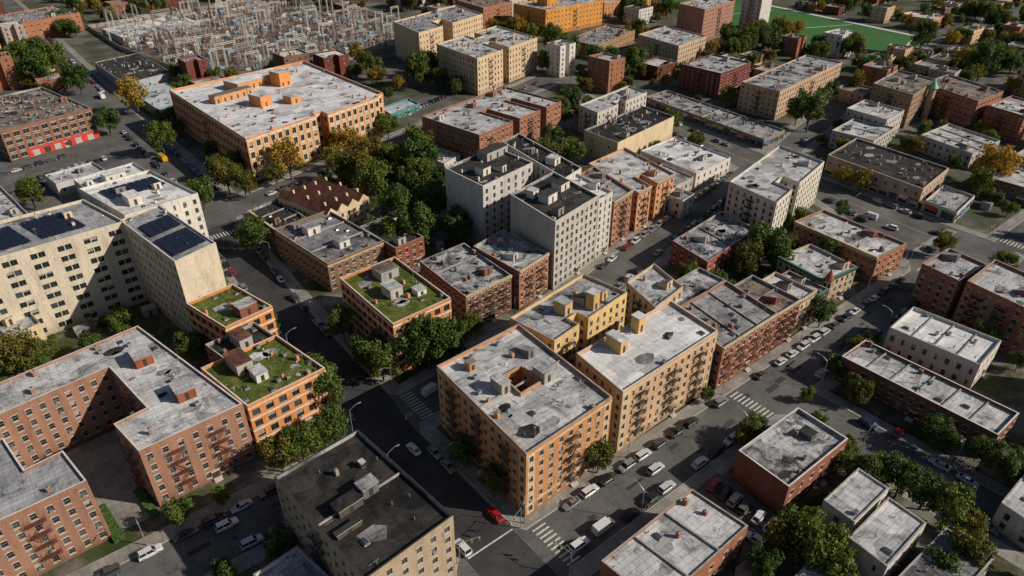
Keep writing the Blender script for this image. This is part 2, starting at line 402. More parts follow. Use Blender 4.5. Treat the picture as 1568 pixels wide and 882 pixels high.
# ---------------------------------------------------------------- colours
ORANGE=(.72,.3,.1);TANO=(.6,.3,.13);YEL=(.74,.52,.23);CREAM=(.7,.47,.28);RED=(.37,.115,.065);RED2=(.43,.185,.105);DRED=(.22,.07,.05)
PINK=(.44,.24,.165);WHT=(.68,.66,.62);BEI=(.7,.57,.37);D1C=(.68,.6,.46);BRN=(.27,.165,.105);TAN=(.6,.46,.3);DBR=(.14,.105,.085)
ORB=(.66,.33,.16)
building('corner_apartment_building',(65,76),(26,3),(35,-3),19,6,TANO,'silver',holes=[[(.40,.42),(.62,.42),(.62,.62),(.40,.62)]],esc=[(3,.2),(3,.5),(3,.8),(0,.5)],ws=2.6,band=TRIMC,bands=(1,6),sur=('ends',TRIMC),
  pent=[(.3,.55,2.6,4,3.0,(.42,.38,.34),'silver'),(.7,.45,3,4,3.0,(.42,.38,.34),'silver'),(.25,.85,2,2,2.0,TANO,'tan')],party=1,front=(0,3),eq=1.3)
building('yellow_apartment_building',(95,101),(31,8),(15,9),19,6,YEL,'silver',ws=2.7,poly=[(0,0),(.32,0),(.32,.25),(.44,.25),(.44,0),(1,0),(1,1),(0,1)],pent=[(.4,.5,3,4,3.5,YEL,'silver'),(.62,.2,2.6,2.6,5,YEL,'white'),(.8,.3,2.6,3,2.6,YEL,'silver')])
building('cream_apartment_building',(94,77),(36,2),(17,-6),19,6,CREAM,'white',ws=2.5,esc=[(0,.18),(0,.5),(0,.8)],cope=TRIMW,pent=[(.28,.75,2.6,5,3.6,YEL,'white'),(.55,.85,2.6,2.6,4.4,YEL,'white')],eq=.5,bulk=0,band=TRIMC,bands=(1,6),sur=('ends',TRIMC))
building('red_brick_tenement',(131,76.5),(25,1),(20,-10),14,4,RED2,'grey',ws=2.4,esc=[(0,.12),(0,.37),(0,.62),(0,.87)],escm=RUST,cornice=(TRIMC,(0,)),party=2,eq=1.6)
building('brick_tenement',(157,77.5),(12,0),(17,-3),13,4,RED,'tan',ws=2.3,esc=[(0,.3),(0,.75)],cornice=(TRIMC,(0,)),party=1,eq=1.4)
building('tan_rowhouse',(170,78),(8,1),(14,-3),12,3,TAN,'silver',ws=2.2,esc=[(0,.5)],cornice=(TRIMC,(0,)))
building('low_rowhouse',(180,78.5),(7,0),(14,-3),9,3,BRN,'silver',ws=2.2,cornice=(TRIMG,(0,)))
building('brick_rowhouse_terrace',(216,78),(17,-4),(32,-5),10,3,RED2,'silver',ws=2.8,party=2,front=(0,),eq=1.3,cornice=(TRIMC,(3,)))
building('brick_apartment_building',(172,112),(33,7),(17,-9),9,3,RED,'mixed',ws=3,party=1,eq=1.2)
building('white_apartment_building',(211,114),(50,12),(22,-7),18,6,(.64,.6,.53),'silver',ws=2.7,poly=[(0,0),(.3,0),(.3,.35),(.45,.35),(.45,0),(1,0),(1,1),(0,1)],esc=[(7,.5)],eq=.8)
building('grey_tenement',(132,100),(15,9),(15,-15),14,5,TAN,'silver',ws=2.6)
building('rear_tenement',(134,98),(30,3),(10,0),11,4,BRN,'mixed',ws=2.6)
building('green_roof_apartment_building',(69,135),(19,3),(30,0),17,5,ORANGE,'sedum',ws=2.9,wsz=(1.9,1.9),vm=True,band=TRIMW,bd2=True,lint=False,ac=0,fr=DARKFR,cope=TRIMW,
  pent=[(.42,.45,4,5,3.0,(.5,.48,.44),'silver'),(.62,.78,6,5,2.8,(.42,.42,.42),'tan'),(.75,.3,3,3,1.6,WHT,'silver')],eq=1.2,bulk=0)
building('brick_walkup',(95,139),(18,4),(26,-2),13,4,(.3,.14,.095),'mixed',ws=2.3,esc=[(0,.2),(0,.5),(0,.8)],cornice=(TRIMC,(0,)),party=2,eq=1.6)
building('red_brick_walkup',(115,139),(15,12),(22,3),14,4,RED2,'mixed',ws=2.3,esc=[(0,.3),(0,.7)],cornice=(TRIMC,(0,)),party=1,eq=1.5)
building('grey_panel_apartment_tower',(131,141),(25,13),(25,-5),25,8,(.54,.52,.47),'black',ws=2.6,blank=(3,),wsz=(1.3,1.7),lint=False,ac=.3,cope=TRIMW,pent=[(.35,.5,5,4,3,WHT,'black'),(.25,.75,3,3,2.6,WHT,'silver'),(.75,.6,5,4,2.6,WHT,'black')],eq=.6)
building('grey_apartment_tower',(130,177),(28,12),(22,2),25,8,(.56,.55,.52),'black',ws=3.4,blank=(3,),wsz=(1.3,1.7),lint=False,ac=.3,cope=TRIMW,pent=[(.3,.4,4,4,2.8,WHT,'black'),(.8,.8,12,5,3,(.35,.35,.35),'black')],eq=.6)
building('grey_apartment_slab',(158,166),(12,17),(44,-8),24,8,(.56,.55,.51),'black',ws=3.0,wsz=(1.3,1.7),lint=False,ac=.3,cope=TRIMW,pent=[(.5,.3,4,4,2.6,WHT,'silver')])
building('white_tower_wing',(156,147),(9,13),(20,-5),23,8,(.62,.6,.55),'white',ws=2.6,cope=TRIMW,lint=False)
building('tan_brick_tenement',(167,150),(13,13),(26,-12),18,6,RED2,'grey',ws=2.4,esc=[(0,.5)],cornice=(TRIMC,(0,)),party=1)
building('orange_brick_tenement',(183,153),(25,8),(33,-11),16,5,ORB,'silver',ws=2.4,esc=[(0,.5),(4,.5)],cornice=(TRIMC,(0,4)),party=1,poly=[(0,0),(.35,0),(.35,.3),(.5,.3),(.5,0),(1,0),(1,1),(0,1)])
building('white_garage_building',(231,163),(27,5),(33,-3),8,2,(.66,.64,.6),'white',ws=4,par=.7,party=1,lint=False,eq=1.2)
building('small_grey_store',(214,160),(13,6),(18,-5),8,2,(.45,.43,.4),'silver',ws=3,par=.6)
building('beige_warehouse',(224,202),(50,10),(22,-1),12,2,BEI,'black',ws=8,blank=(0,),eq=1.2,lint=False)
building('red_court_apartment_building',(175,240),(64,13),(39,8),16,5,RED2,'silver',ws=2.6,poly=[(0,0),(.38,0),(.38,.55),(.46,.55),(.46,.0),(.72,0),(.72,.6),(.8,.6),(.8,0),(1,0),(1,1),(0,1)],esc=[(0,.3),(4,.5)],bulk=3,party=0,eq=1.0,front=(0,))
building('pale_apartment_building',(243,234),(47,11),(15,-7),14,4,(.58,.55,.49),'silver',ws=3,eq=1,bulk=2,poly=[(0,0),(.4,0),(.4,.3),(.55,.3),(.55,0),(1,0),(1,1),(0,1)])
building('tan_court_apartment_building',(248,404),(76,20),(43,-8),24,6,TAN,'silver',ws=3,poly=[(0,0),(.35,0),(.35,.4),(.5,.4),(.5,0),(1,0),(1,1),(0,1)],esc=[(0,.5)],bulk=3,blank=(7,))
building('cream_court_apartment_building',(242,332),(67,18),(46,-3),22,6,TAN,'silver',ws=3,poly=[(0,0),(.4,0),(.4,.45),(.5,.45),(.5,0),(1,0),(1,1),(.6,1),(.6,.75),(.45,.75),(.45,1),(0,1)],esc=[(0,.5),(4,.5)],bulk=3)
building('small_white_house',(159,245),(13,22),(20,10),5,1,WHT,'silver',ws=3,par=.5)
building('brick_loft_row',(74,185),(22,7),(34,6),11,3,BRN,'grey',ws=2.6,band=TRIMC,bands=(3,),party=2,eq=1.5,pent=[(.4,.7,5,4,2.8,WHT,'silver'),(.5,.25,4,4,2.4,WHT,'silver')])
building('brick_infill_house',(97,182),(12,6),(22,4),10,3,RED,'black',ws=2.6,eq=1.4)
building('cream_cornice_rowhouse',(73,222),(13,13),(24,4),8,3,BRN,'black',ws=2.5,cornice=(TRIMC,(3,0)),party=2,eq=1.4)
building('school_building',(89,289),(82,16),(96,2),20,4,(.64,.29,.12),'white',ws=3.6,wsz=(2.0,2.7),vm=True,cope=TRIMW,band=TRIMW,bands=(4,),par=1.2,ac=.02,bulk=0,eq=.4,front=(0,3),sur=('all',TRIMC,(0,2,4,6)),
  poly=[(0,0),(.47,0),(.47,.03),(.53,.03),(.53,-.03),(.94,-.03),(.94,0),(1,0),(1,.9),(0,1)],
  pent=[(.33,.40,6,9,5,ORANGE,'silver'),(.62,.62,7,8,7,ORANGE,'silver'),(.25,.62,22,5,3.5,(.6,.31,.14),'tan'),(.5,.3,6,6,3.5,(.6,.31,.14),'silver'),(.5,.75,30,12,4,(.6,.31,.14),'white')])
building('cream_modern_apartment_building',(-14,215),(41,4),(26,14),28,8,D1C,'silver',ws=3.2,wsz=(1.7,1.7),vm=True,pair=True,fr=plain('green_window_frame',(.06,.12,.09),.5),lint=False,ac=.0,cope=TRIMW,solar=[(.05,.2,.45,.8),(.52,.2,.8,.8)],eq=.6)
building('cream_modern_apartment_wing',(31,183),(13,18),(37,8),28,8,D1C,'silver',ws=2.6,wsz=(1.2,1.7),blank=(0,),lint=False,ac=0,cope=TRIMW,solar=[(.1,.08,.9,.42),(.15,.5,.9,.75)],eq=.5,bulk=0,par=.5)
building('white_modern_apartment_wing',(29,232),(24,7),(33,12),24,7,WHT,'white',ws=3,solar=[(.15,.5,.9,.8)],eq=.7,bulk=2,pent=[(.3,.3,4,6,3,WHT,'white')])
building('green_roof_brick_annex',(35,164),(14,9),(19,13),15,4,ORANGE,'sedum',ws=2.9,wsz=(1.9,1.9),vm=True,band=TRIMW,bd2=True,lint=False,ac=0,fr=DARKFR,cope=TRIMW,eq=1.2,bulk=0,pent=[(.6,.2,5,4,3,(.3,.12,.08),'silver')])
building('green_roof_brick_apartment_building',(28,130),(20,5),(21,10),15,4,ORANGE,'sedum',ws=2.9,wsz=(1.9,1.9),vm=True,band=TRIMW,bd2=True,lint=False,ac=0,fr=DARKFR,cope=TRIMW,eq=2.0,bulk=0,
  pent=[(.35,.75,4,7,3.0,(.42,.4,.37),'red'),(.4,.42,3.0,4,2.2,WHT,'silver')])
building('green_roof_link_block',(31,152),(14,8),(11,11),13,4,RED2,'black',ws=3,eq=1.5,pent=[(.5,.5,3.5,6,3,(.45,.43,.4),'red')],bulk=0)
building('pink_brick_courtyard_apartment_building',(5,128),(22,2),None,17,5,PINK,'silver',abs_=[(5,128),(27,129),(17,176),(-45,167),(-45,155),(7,162),(10,141),(3,140)],ws=2.7,esc=[(0,.3),(0,.7),(7,.5),(5,.5),(5,.85)],escm=RUST,
  pent=[(18,141,4,5,2.6,RED,'silver'),(14,160,4,5,2.6,RED,'silver'),(-20,162,4,5,2.6,RED,'silver')],bulk=0,eq=.35,cope=TRIMW,par=.6,front=(0,))
building('pink_brick_courtyard_apartment_wing',(-27,125),(22,2),None,17,5,PINK,'silver',abs_=[(-45,124),(-5,126),(-7,138),(-14,137),(-16,150),(-45,149)],ws=2.7,esc=[(0,.75)],escm=RUST,bulk=0,eq=.35,cope=TRIMW,par=.6)
building('black_roof_brick_building',(26,71),(19,5),(31,5),19,6,(.44,.35,.25),'black',ws=2.7,bulk=0,eq=.45,esc=[(3,.5)],cope=BLACKC,pent=[(.6,.52,3.4,2.6,2.4,(.2,.2,.2),'grey'),(.35,.5,5,2.8,1.8,DBR,'black'),(.2,.35,5,1.0,1.2,DBR,'black'),(.75,.72,.9,1.1,1.3,(.35,.35,.35),'silver')],party=1)
building('small_silver_roof_house',(15,82),(9,5),(10,10),9,2,WHT,'silver',ws=3)
building('brick_garage_row',(66,41),(27,1),(13,5),9,2,RED2,'silver',ws=4,blank=(1,),party=2,eq=.8,par=.5,bulk=0)
building('red_brick_commercial_building',(108,42),(23,-1),(13,-3),9,2,(.33,.14,.095),'mixed',ws=3.6,eq=.8,bulk=0,pent=[(.75,.5,2.4,3,1.4,(.15,.15,.15),'black')],blank=(3,),cope=TRIMW)
building('brick_rowhouse_terrace',(160,21),(12,-1),(38,0),8,2,(.28,.12,.085),'silver',ws=2.4,party=5,front=(3,),eq=1.5,bulk=0,cope=TRIMW)
building('white_rowhouse_terrace',(183,34),(16,3),(23,4),9,2,WHT,'white',ws=2.6,party=3,eq=1.5,bulk=0,blank=())
building('red_brick_apartment_building',(213,53),(17,-3),(12,-10),14,5,RED2,'silver',ws=2.6,esc=[(0,.5)])
building('red_brick_apartment_building',(207,29),(20,0),(22,-10),16,5,RED2,'silver',ws=2.6,esc=[(3,.5),(3,.2)],bulk=2)
building('red_brick_apartment_building',(186,-2),(22,0),(20,0),14,5,RED2,'silver',ws=2.6)
for (N,U,V,h,w,r) in [((111,29),(14,0),(7,-4),8,WHT,'silver'),((106,20),(16,0),(8,-5),8,(.6,.58,.54),'silver'),((105,9),(20,-2),(9,0),7,(.3,.28,.27),'grey'),((139,5),(14,0),(8,-10),7,WHT,'silver'),
   ((152,3),(16,0),(9,0),8,(.5,.48,.45),'silver'),((84,20),(14,0),(10,0),7,BRN,'mixed')]:
    building('wood_frame_house',N,U,V,h,2,w,r,ws=3,eq=1,bulk=0,par=.4,front=(1,))
building('long_tan_store_building',(286,95),(31,6),(44,-7),9,2,(.52,.39,.3),'black',ws=4,shop=True,front=(3,0),eq=1,bulk=0,cope=TRIMC)
building('small_store_annex',(284,80),(22,6),(13,-8),5,1,WHT,'silver',ws=4,shop=True,front=(3,0),bulk=0)
building('corner_store_building',(322,66),(26,0),(20,0),8,2,RED2,'silver',ws=3,shop=True,front=(3,0),bulk=0)
building('corner_store_building',(356,67),(26,0),(20,0),9,3,TAN,'silver',ws=3,shop=True,front=(0,),bulk=1)
building('brown_court_apartment_building',(380,145),(39,8),(24,-12),18,5,(.38,.25,.16),'tan',ws=3,bulk=2)
building('brown_brick_apartment_building',(402,122),(29,-2),(36,-22),16,5,RED2,'tan',ws=3,bulk=2,esc=[(3,.5)])
building('grey_walkup',(325,135),(26,6),(20,5),9,3,(.52,.49,.44),'silver',ws=3,party=1)
building('grey_walkup',(350,142),(22,5),(22,-5),12,3,(.52,.49,.44),'silver',ws=3,party=1)
building('pale_rowhouse_terrace',(346,100),(28,-2),(27,-15),8,2,(.52,.49,.44),'silver',ws=3,party=2)
building('red_brick_apartment_building',(401,100),(28,-4),(20,-15),14,4,RED,'silver',ws=3)
building('maroon_apartment_building',(348,239),(36,7),(28,2),15,4,(.26,.065,.055),'silver',ws=3.2)
building('maroon_and_tan_apartment_building',(339,195),(85,8),(24,0),16,5,(.52,.36,.24),'silver',ws=3,party=3,bulk=2)
building('red_tower_block',(456,336),(50,10),(28,-8),25,8,(.5,.26,.18),'silver',ws=4,blank=(3,))
building('white_tower_block',(520,330),(20,10),(20,-8),30,9,WHT,'silver',ws=4,blank=(0,))
building('orange_school_building',(381,430),(67,3),(38,3),20,5,(.72,.32,.07),'silver',ws=4,bulk=2,pent=[(.3,.5,12,12,6,(.72,.32,.07),'silver')])
building('orange_trim_school_annex',(358,349),(62,18),(28,4),10,2,(.45,.28,.15),'grey',ws=4,bulk=2,cope=plain('orange_coping',(.65,.3,.06),.7))
building('beige_apartment_building',(387,302),(40,11),(42,-8),14,4,TAN,'silver',ws=3,party=1,esc=[(3,.5)])
building('store_strip',(297,174),(20,4),(84,-6),5,1,(.34,.3,.26),'grey',ws=4,shop=True,front=(3,0),party=5,eq=1.3,bulk=0)
building('teal_roof_shop',(178,324),(23,16),(13,-4),4,1,(.1,.35,.35),'blue',ws=4,bulk=0)
building('low_court_house',(-11,205),(9,22),(24,9),9,3,(.6,.48,.3),'silver',ws=3)
building('low_storefront_row',(205,149),(9,9),(9,5),8,2,WHT,'silver',ws=3)
building('grey_house',(128,256),(10,20),(10,5),6,2,(.45,.45,.43),'grey',ws=3,par=.4)
building('brown_flat_house',(106,204),(10,15),(12,7),8,2,WHT,'tan',ws=3,par=.5)
building('metal_shed_building',(80,465),(31,18),(67,2),7,1,(.4,.43,.46),'black',ws=6,bulk=0,par=.4)
building('metal_shed_annex',(82,400),(22,16),(50,3),6,1,(.4,.43,.46),'blue',ws=6,bulk=0,par=.4)
e=building('red_base_factory',(10,383),(42,17),(60,12),15,4,(.3,.15,.1),'tan',ws=4,wsz=(2.6,2.2),vm=True,bulk=2,eq=1.5)
RP=plain('red_paint',(.5,.045,.03),.5,0,.25,.6);mb=MB();ua=math.radians(17);nx,ny=math.sin(ua),-math.cos(ua)
def fq(s0,z0,s1,z1,m,o_):
    mb.face([(s0*math.cos(ua)+nx*o_,s0*math.sin(ua)+ny*o_,z0),(s1*math.cos(ua)+nx*o_,s1*math.sin(ua)+ny*o_,z0),(s1*math.cos(ua)+nx*o_,s1*math.sin(ua)+ny*o_,z1),(s0*math.cos(ua)+nx*o_,s0*math.sin(ua)+ny*o_,z1)],m)
fq(8,0,42,4.0,RP,.14)
for s_ in (10,15,20,25,30,36): fq(s_,.1,s_+3,2.9,DOOR if s_%2 else plain('roller_shutter',(.35,.34,.33),.6),.18)
mb.obj('painted_storefront',e)
building('brick_factory',(51,663),(55,25),(49,12),14,3,RED2,'grey',ws=5,bulk=1)
building('cream_walkup',(-6,277),(13,20),(35,7),13,4,(.6,.47,.3),'silver',ws=3,esc=[(0,.5)])
building('white_garage_building',(29,299),(25,12),(21,8),8,2,WHT,'white',ws=4,bulk=1,pent=[(.5,.5,8,5,3,WHT,'white')])
building('white_storage_building',(20,325),(20,12),(14,8),6,1,(.55,.55,.55),'silver',ws=4)
building('long_metal_shed',(112,604),(72,20),(46,6),6,1,(.4,.43,.46),'white',ws=8,bulk=0)
building('brick_loft_building',(355,477),(38,13),(43,-6),18,5,RED2,'tan',ws=4)
# ---------------------------------------------------------------- gabled row and turret house
def gabled_row(N,w,d,ang,h,n):
    e=empty('gabled_rowhouses',(N[0],N[1],0));FOOT.append([(N[0]+a*math.cos(ang)-b*math.sin(ang),N[1]+a*math.sin(ang)+b*math.cos(ang)) for a,b in ((0,0),(w,0),(w,d),(0,d))])
    W=MB();G=MB();R=MB();wm=wallmat((.72,.58,.38));ca,sa=math.cos(ang),math.sin(ang)
    T=lambda x,y,z:(x*ca-y*sa,x*sa+y*ca,z)
    o=dict(wm=wm,fl=3,ws=2.6,wsz=(1.1,1.5),blank=(),pair=False,shop=False,front=(0,),band=None,bands=None,bd2=False,fr=FRAME,vm=False,lint=True,ac=.1,rev=wm,alt=False)
    c=[T(0,0,0)[:2],T(w,0,0)[:2],T(w,d,0)[:2],T(0,d,0)[:2]];rng=random.Random(3)
    for i in range(4): wall_edge(W,G,c[i],c[(i+1)%4],h,o,i,rng)
    RMt=roofmat('red');dd=w/n
    for k in range(n):
        y0,y1=k*dd,(k+1)*dd;ym=(y0+y1)/2
        W.face([T(y0,0,h),T(y1,0,h),T(ym,0,h+2.2)],wm);W.face([T(y1,d,h),T(y0,d,h),T(ym,d,h+2.2)],wm)
        R.face([T(y0+.002,d+.2,h-.1),T(y0+.002,-.2,h-.1),T(ym,-.2,h+2.35),T(ym,d+.2,h+2.35)],RMt)
        R.face([T(y1-.002,-.2,h-.1),T(y1-.002,d+.2,h-.1),T(ym,d+.2,h+2.35),T(ym,-.2,h+2.35)],RMt)
        for t in (.15,.5,.8): R.box(*T(ym+.8,d*t,0)[:2],h+1,h+3.0,.7,.7,ang,wm)
    W.obj('walls',e);G.obj('windows',e);R.obj('roof',e)
gabled_row((90,219),21,28,math.radians(14),10,4)
e=building('turreted_rowhouse_terrace',(189,81),(16,-6),(18,-8),10,3,(.6,.48,.33),'silver',ws=2.4,cornice=(TRIMG,(0,3)),party=1)
mb=MB();mb.cyl(0,0,0,10.2,1.3,wallmat((.6,.48,.33)),12);mb.cyl(0,0,10.2,10.5,1.55,TRIMG,12);mb.cyl(0,0,10.5,14,1.5,plain('red_turret_tiles',(.3,.07,.045),.7),12,.05)
for a in range(6):
    for z in (2,5.2,8.0): mb.box(1.28*math.cos(a),1.28*math.sin(a),z,z+1.5,.1,.7,a,GL[0],bottom=True)
mb.obj('turret',e,(1.0,-.6,0))
mb=MB();mb.cyl(0,0,0,17,2,wallmat(TAN),8);mb.cyl(0,0,17,21,3,plain('copper_green_tiles',(.12,.32,.25),.6),8,.05);mb.obj('green_turret',empty('church_turret',(405,146,0)))
# ---------------------------------------------------------------- ground, blocks
def gmat(name,stops,scale=.08,fine=3.,crack=0,joint=0):
    m,nt,b=nmat(name);p=pos(nt,False);n1=noise(nt,p,scale,8,.7);a=ramp(nt,n1,stops)
    n2=noise(nt,p,fine,3,.7);d=ramp(nt,n2,[(.3,(.78,.78,.78)),(.7,(1.1,1.1,1.1))])
    o=mix(nt,1,a,d,'MULTIPLY')
    if crack:
        v=N_(nt,'ShaderNodeTexVoronoi',feature='DISTANCE_TO_EDGE');v.inputs['Scale'].default_value=crack
        nz=nt.nodes.new('ShaderNodeTexNoise');nz.inputs['Scale'].default_value=.4;nt.links.new(p,nz.inputs['Vector'])
        va=nt.nodes.new('ShaderNodeVectorMath');va.operation='MULTIPLY_ADD';nt.links.new(nz.outputs['Color'],va.inputs[0]);va.inputs[1].default_value=(4,4,0);nt.links.new(p,va.inputs[2])
        nt.links.new(va.outputs[0],v.inputs['Vector']);cr=ramp(nt,v.outputs[0],[(.0,(.5,.5,.5)),(.012,(1,1,1))]);o=mix(nt,.8,o,cr,'MULTIPLY')
        n5=noise(nt,p,.35,5,.75);s5=ramp(nt,n5,[(.3,(.6,.6,.6)),(.42,(1,1,1))]);o=mix(nt,.8,o,s5,'MULTIPLY')
    if joint:
        br=N_(nt,'ShaderNodeTexBrick');br.inputs['Scale'].default_value=.33;br.inputs['Mortar Size'].default_value=.015;br.offset=0
        br.inputs['Brick Width'].default_value=.5;br.inputs['Row Height'].default_value=.5
        br.inputs['Color1'].default_value=(1,1,1,1);br.inputs['Color2'].default_value=(.8,.8,.8,1);br.inputs['Mortar'].default_value=(.55,.55,.55,1);nt.links.new(p,br.inputs['Vector']);o=mix(nt,.9,o,br.outputs[0],'MULTIPLY')
    nt.links.new(o,b.inputs['Base Color']);b.inputs['Roughness'].default_value=.9;b.inputs['Specular IOR Level'].default_value=.2
    return m
ASPH=gmat('asphalt',[(.35,(.07,.069,.068)),(.5,(.11,.107,.103)),(.65,(.155,.15,.143))],.06,3,.12)
ASPN=gmat('new_asphalt',[(.35,(.033,.033,.035)),(.5,(.048,.048,.05)),(.65,(.065,.065,.065))],.08,3,.05)
CONC=gmat('concrete_pavement',[(.35,(.19,.178,.16)),(.5,(.275,.26,.235)),(.65,(.355,.34,.315))],.15,3,0,1)
YARD=gmat('yard_ground',[(.36,(.03,.05,.013)),(.46,(.06,.07,.028)),(.52,(.115,.1,.08)),(.6,(.19,.175,.155))],.07)
FARG=gmat('far_ground',[(.4,(.045,.06,.022)),(.52,(.09,.088,.07)),(.62,(.165,.155,.14))],.03)
GRAV=gmat('gravel',[(.35,(.1,.085,.07)),(.5,(.17,.15,.125)),(.65,(.25,.225,.19))],.05)
TURF=gmat('turf',[(.3,(.035,.11,.03)),(.7,(.05,.15,.04))],.02)
HEDGE=gmat('hedge_leaves',[(.3,(.02,.055,.012)),(.7,(.08,.13,.03))],1.5)
PAINT=gmat('road_paint',[(.35,(.3,.3,.29)),(.6,(.68,.68,.66))],1.2)
YPAINT=gmat('yellow_road_paint',[(.35,(.3,.2,.04)),(.6,(.55,.38,.07))],1.2)
mb=MB();mb.face([(-3000,-3000,0),(4000,-3000,0),(4000,4000,0),(-3000,4000,0)],ASPH);mb.obj('ground')
def sheet(B,P,z,mat):
    t=tessellate_polygon([[Vector((x,y,0)) for x,y in P]])
    for k in t:
        a=[Vector(P[i]) for i in k]
        if (a[1]-a[0]).cross(a[2]-a[0])<0: a=[a[0],a[2],a[1]]
        B.face([(p.x,p.y,z) for p in a],mat)
BLK={'P':[(63,73.5),(235,73.5),(241,77),(255,105),(265,128),(266,155),(211,144),(172,133),(132,122.5),(95,118.5),(63,115),(61.5,112),(61.5,76)],
'Q':[(65,127.5),(95,131),(120,135),(167,146),(231,158),(268,167),(272,180),(282,215),(293,256),(300,325),(230,307),(170,289),(93,267),(70,260),(66,230),(64,190),(63,150),(63,130)],
'R':[(47,118),(49,121),(49,150),(50,180),(53,220),(54,256),(-40,254),(-300,250),(-300,118)],
'S':[(48.5,77),(48.5,103),(46,105),(-300,105),(-300,74.5),(46,74.5)],
'S2':[(48.5,61),(-300,61),(-300,-200),(48.5,-200)],
'T':[(64,61),(61.5,59),(61.5,-200),(137.5,-200),(137.5,59),(135,61)],
'U':[(153,61),(151,59),(151,-200),(262,-200),(256,20),(244,56),(238,61)],
'V':[(280,64),(281,95),(287,140),(291,156),(330,165),(423,188),(900,240),(900,64)],
'W':[(280,50),(900,50),(900,-300),(285,-300)],
'X':[(291,168),(330,179),(423,202),(900,258),(900,900),(335,900),(318,340),(302,256)],
'Y':[(75,277),(170,304),(230,322),(302,345),(312,500),(322,900),(77,900),(74,400)]}
mb=MB();yb=MB()
def ccw(P): 
    return P if sum(P[i][0]*P[(i+1)%len(P)][1]-P[(i+1)%len(P)][0]*P[i][1] for i in range(len(P)))>0 else P[::-1]
KERB=plain('granite_kerb',(.36,.35,.33),.8,0,.2)
YIN={}
for k,Pp in BLK.items():
    Pp=ccw(Pp);ins=offset(Pp,.2)
    for i in range(len(Pp)):
        j=(i+1)%len(Pp);mb.face([(*Pp[i],0),(*Pp[j],0),(*Pp[j],.13),(*Pp[i],.13)],KERB);mb.face([(*Pp[i],.13),(*Pp[j],.13),(*ins[j],.13),(*ins[i],.13)],KERB)
    sheet(mb,ins,.13,CONC)
    yin=offset(Pp,4.0);YIN[k]=yin;sheet(yb,yin,.14,YARD if k in ('P','Q','R','S','S2','T','U') else FARG)
mb.obj('pavement');yb.obj('yard_ground')
mb=MB();sheet(mb,ccw([(49,60),(61,60),(61,113),(62.5,128),(62.6,150),(63.6,190),(65.5,230),(68,258),(55,256),(53.5,220),(50.5,180),(49.3,150),(49.3,121),(49,103)]),.004,ASPN)
rng=random.Random(2)
for _ in range(26):
    x=rng.uniform(70,236);y=rng.uniform(64.5,70);lx=rng.uniform(1,6);ly=rng.uniform(.6,1.6)
    if y+ly<71 : mb.face([(x,y,.0045),(x+lx,y,.0045),(x+lx,y+ly,.0045),(x,y+ly,.0045)],ASPN)
for i in range(9):
    x=-40+i*9+rng.uniform(0,2);y=rng.uniform(107,114);lx=rng.uniform(1,6);mb.face([(x,y,.0045),(x+lx,y,.0045),(x+lx,y+1.3,.0045),(x,y+1.3,.0045)],ASPN)
mb.obj('new_asphalt_surface')
mk=MB()
def cross(x0,x1,y0,y1,along,z=.009,gap=.75):
    if along=='x':
        y=y0+.4
        while y<y1-.3: mk.face([(x0,y,z),(x1,y,z),(x1,y+.42,z),(x0,y+.42,z)],PAINT);y+=gap+.42
    else:
        x=x0+.4
        while x<x1-.3: mk.face([(x,y0,z),(x+.42,y0,z),(x+.42,y1,z),(x,y1,z)],PAINT);x+=gap+.42
cross(64,67.5,61.2,73.3,'x');cross(64.5,68,115.5,127.4,'x');cross(55,66,247,250.5,'y');cross(132,135.5,61.2,73.3,'x')
cross(237,240.5,61,73,'x');cross(250,278,76,80,'y');cross(250,278,52,56,'y');cross(282,286,50.5,63.5,'x')
def line(p,q,w,mat,z=.009,dash=0):
    p=Vector(p);q=Vector(q);d=q-p;L=d.length;d/=L;n=Vector((-d.y,d.x))*w/2;s=0
    while s<L:
        e_=min(L,s+(3 if dash else L));a=p+d*s;b=p+d*e_
        mk.face([(a.x-n.x,a.y-n.y,z),(b.x-n.x,b.y-n.y,z),(b.x+n.x,b.y+n.y,z),(a.x+n.x,a.y+n.y,z)],mat);s+=dash if dash else L+1
for a,b in (((267,82),(274,140)),((274,140),(279,175)),((279,175),(292,230)),((292,230),(310,330))):
    line(a,b,.14,YPAINT);line((a[0]+.35,a[1]),(b[0]+.35,b[1]),.14,YPAINT);line((a[0]-6,a[1]),(b[0]-5,b[1]),.12,PAINT,.009,9)
line((49.5,75.5),(61,75.5),.35,PAINT)
mk.obj('road_markings')
mb=MB();sheet(mb,[(95,39.5),(107.5,39.5),(107.5,58),(95,58)],.146,ASPH);sheet(mb,[(178,322),(228,338),(225,352),(180,340)],.146,ASPH);mb.obj('parking_lot')
mb=MB();sheet(mb,[(-6,126.5),(4,126.5),(2.5,139.5),(9,141),(6.5,161),(-44,154.6),(-44,150.4),(-14,150.4),(-13,137.5),(-6.5,138)],.147,CONC);mb.obj('courtyard_pavement')
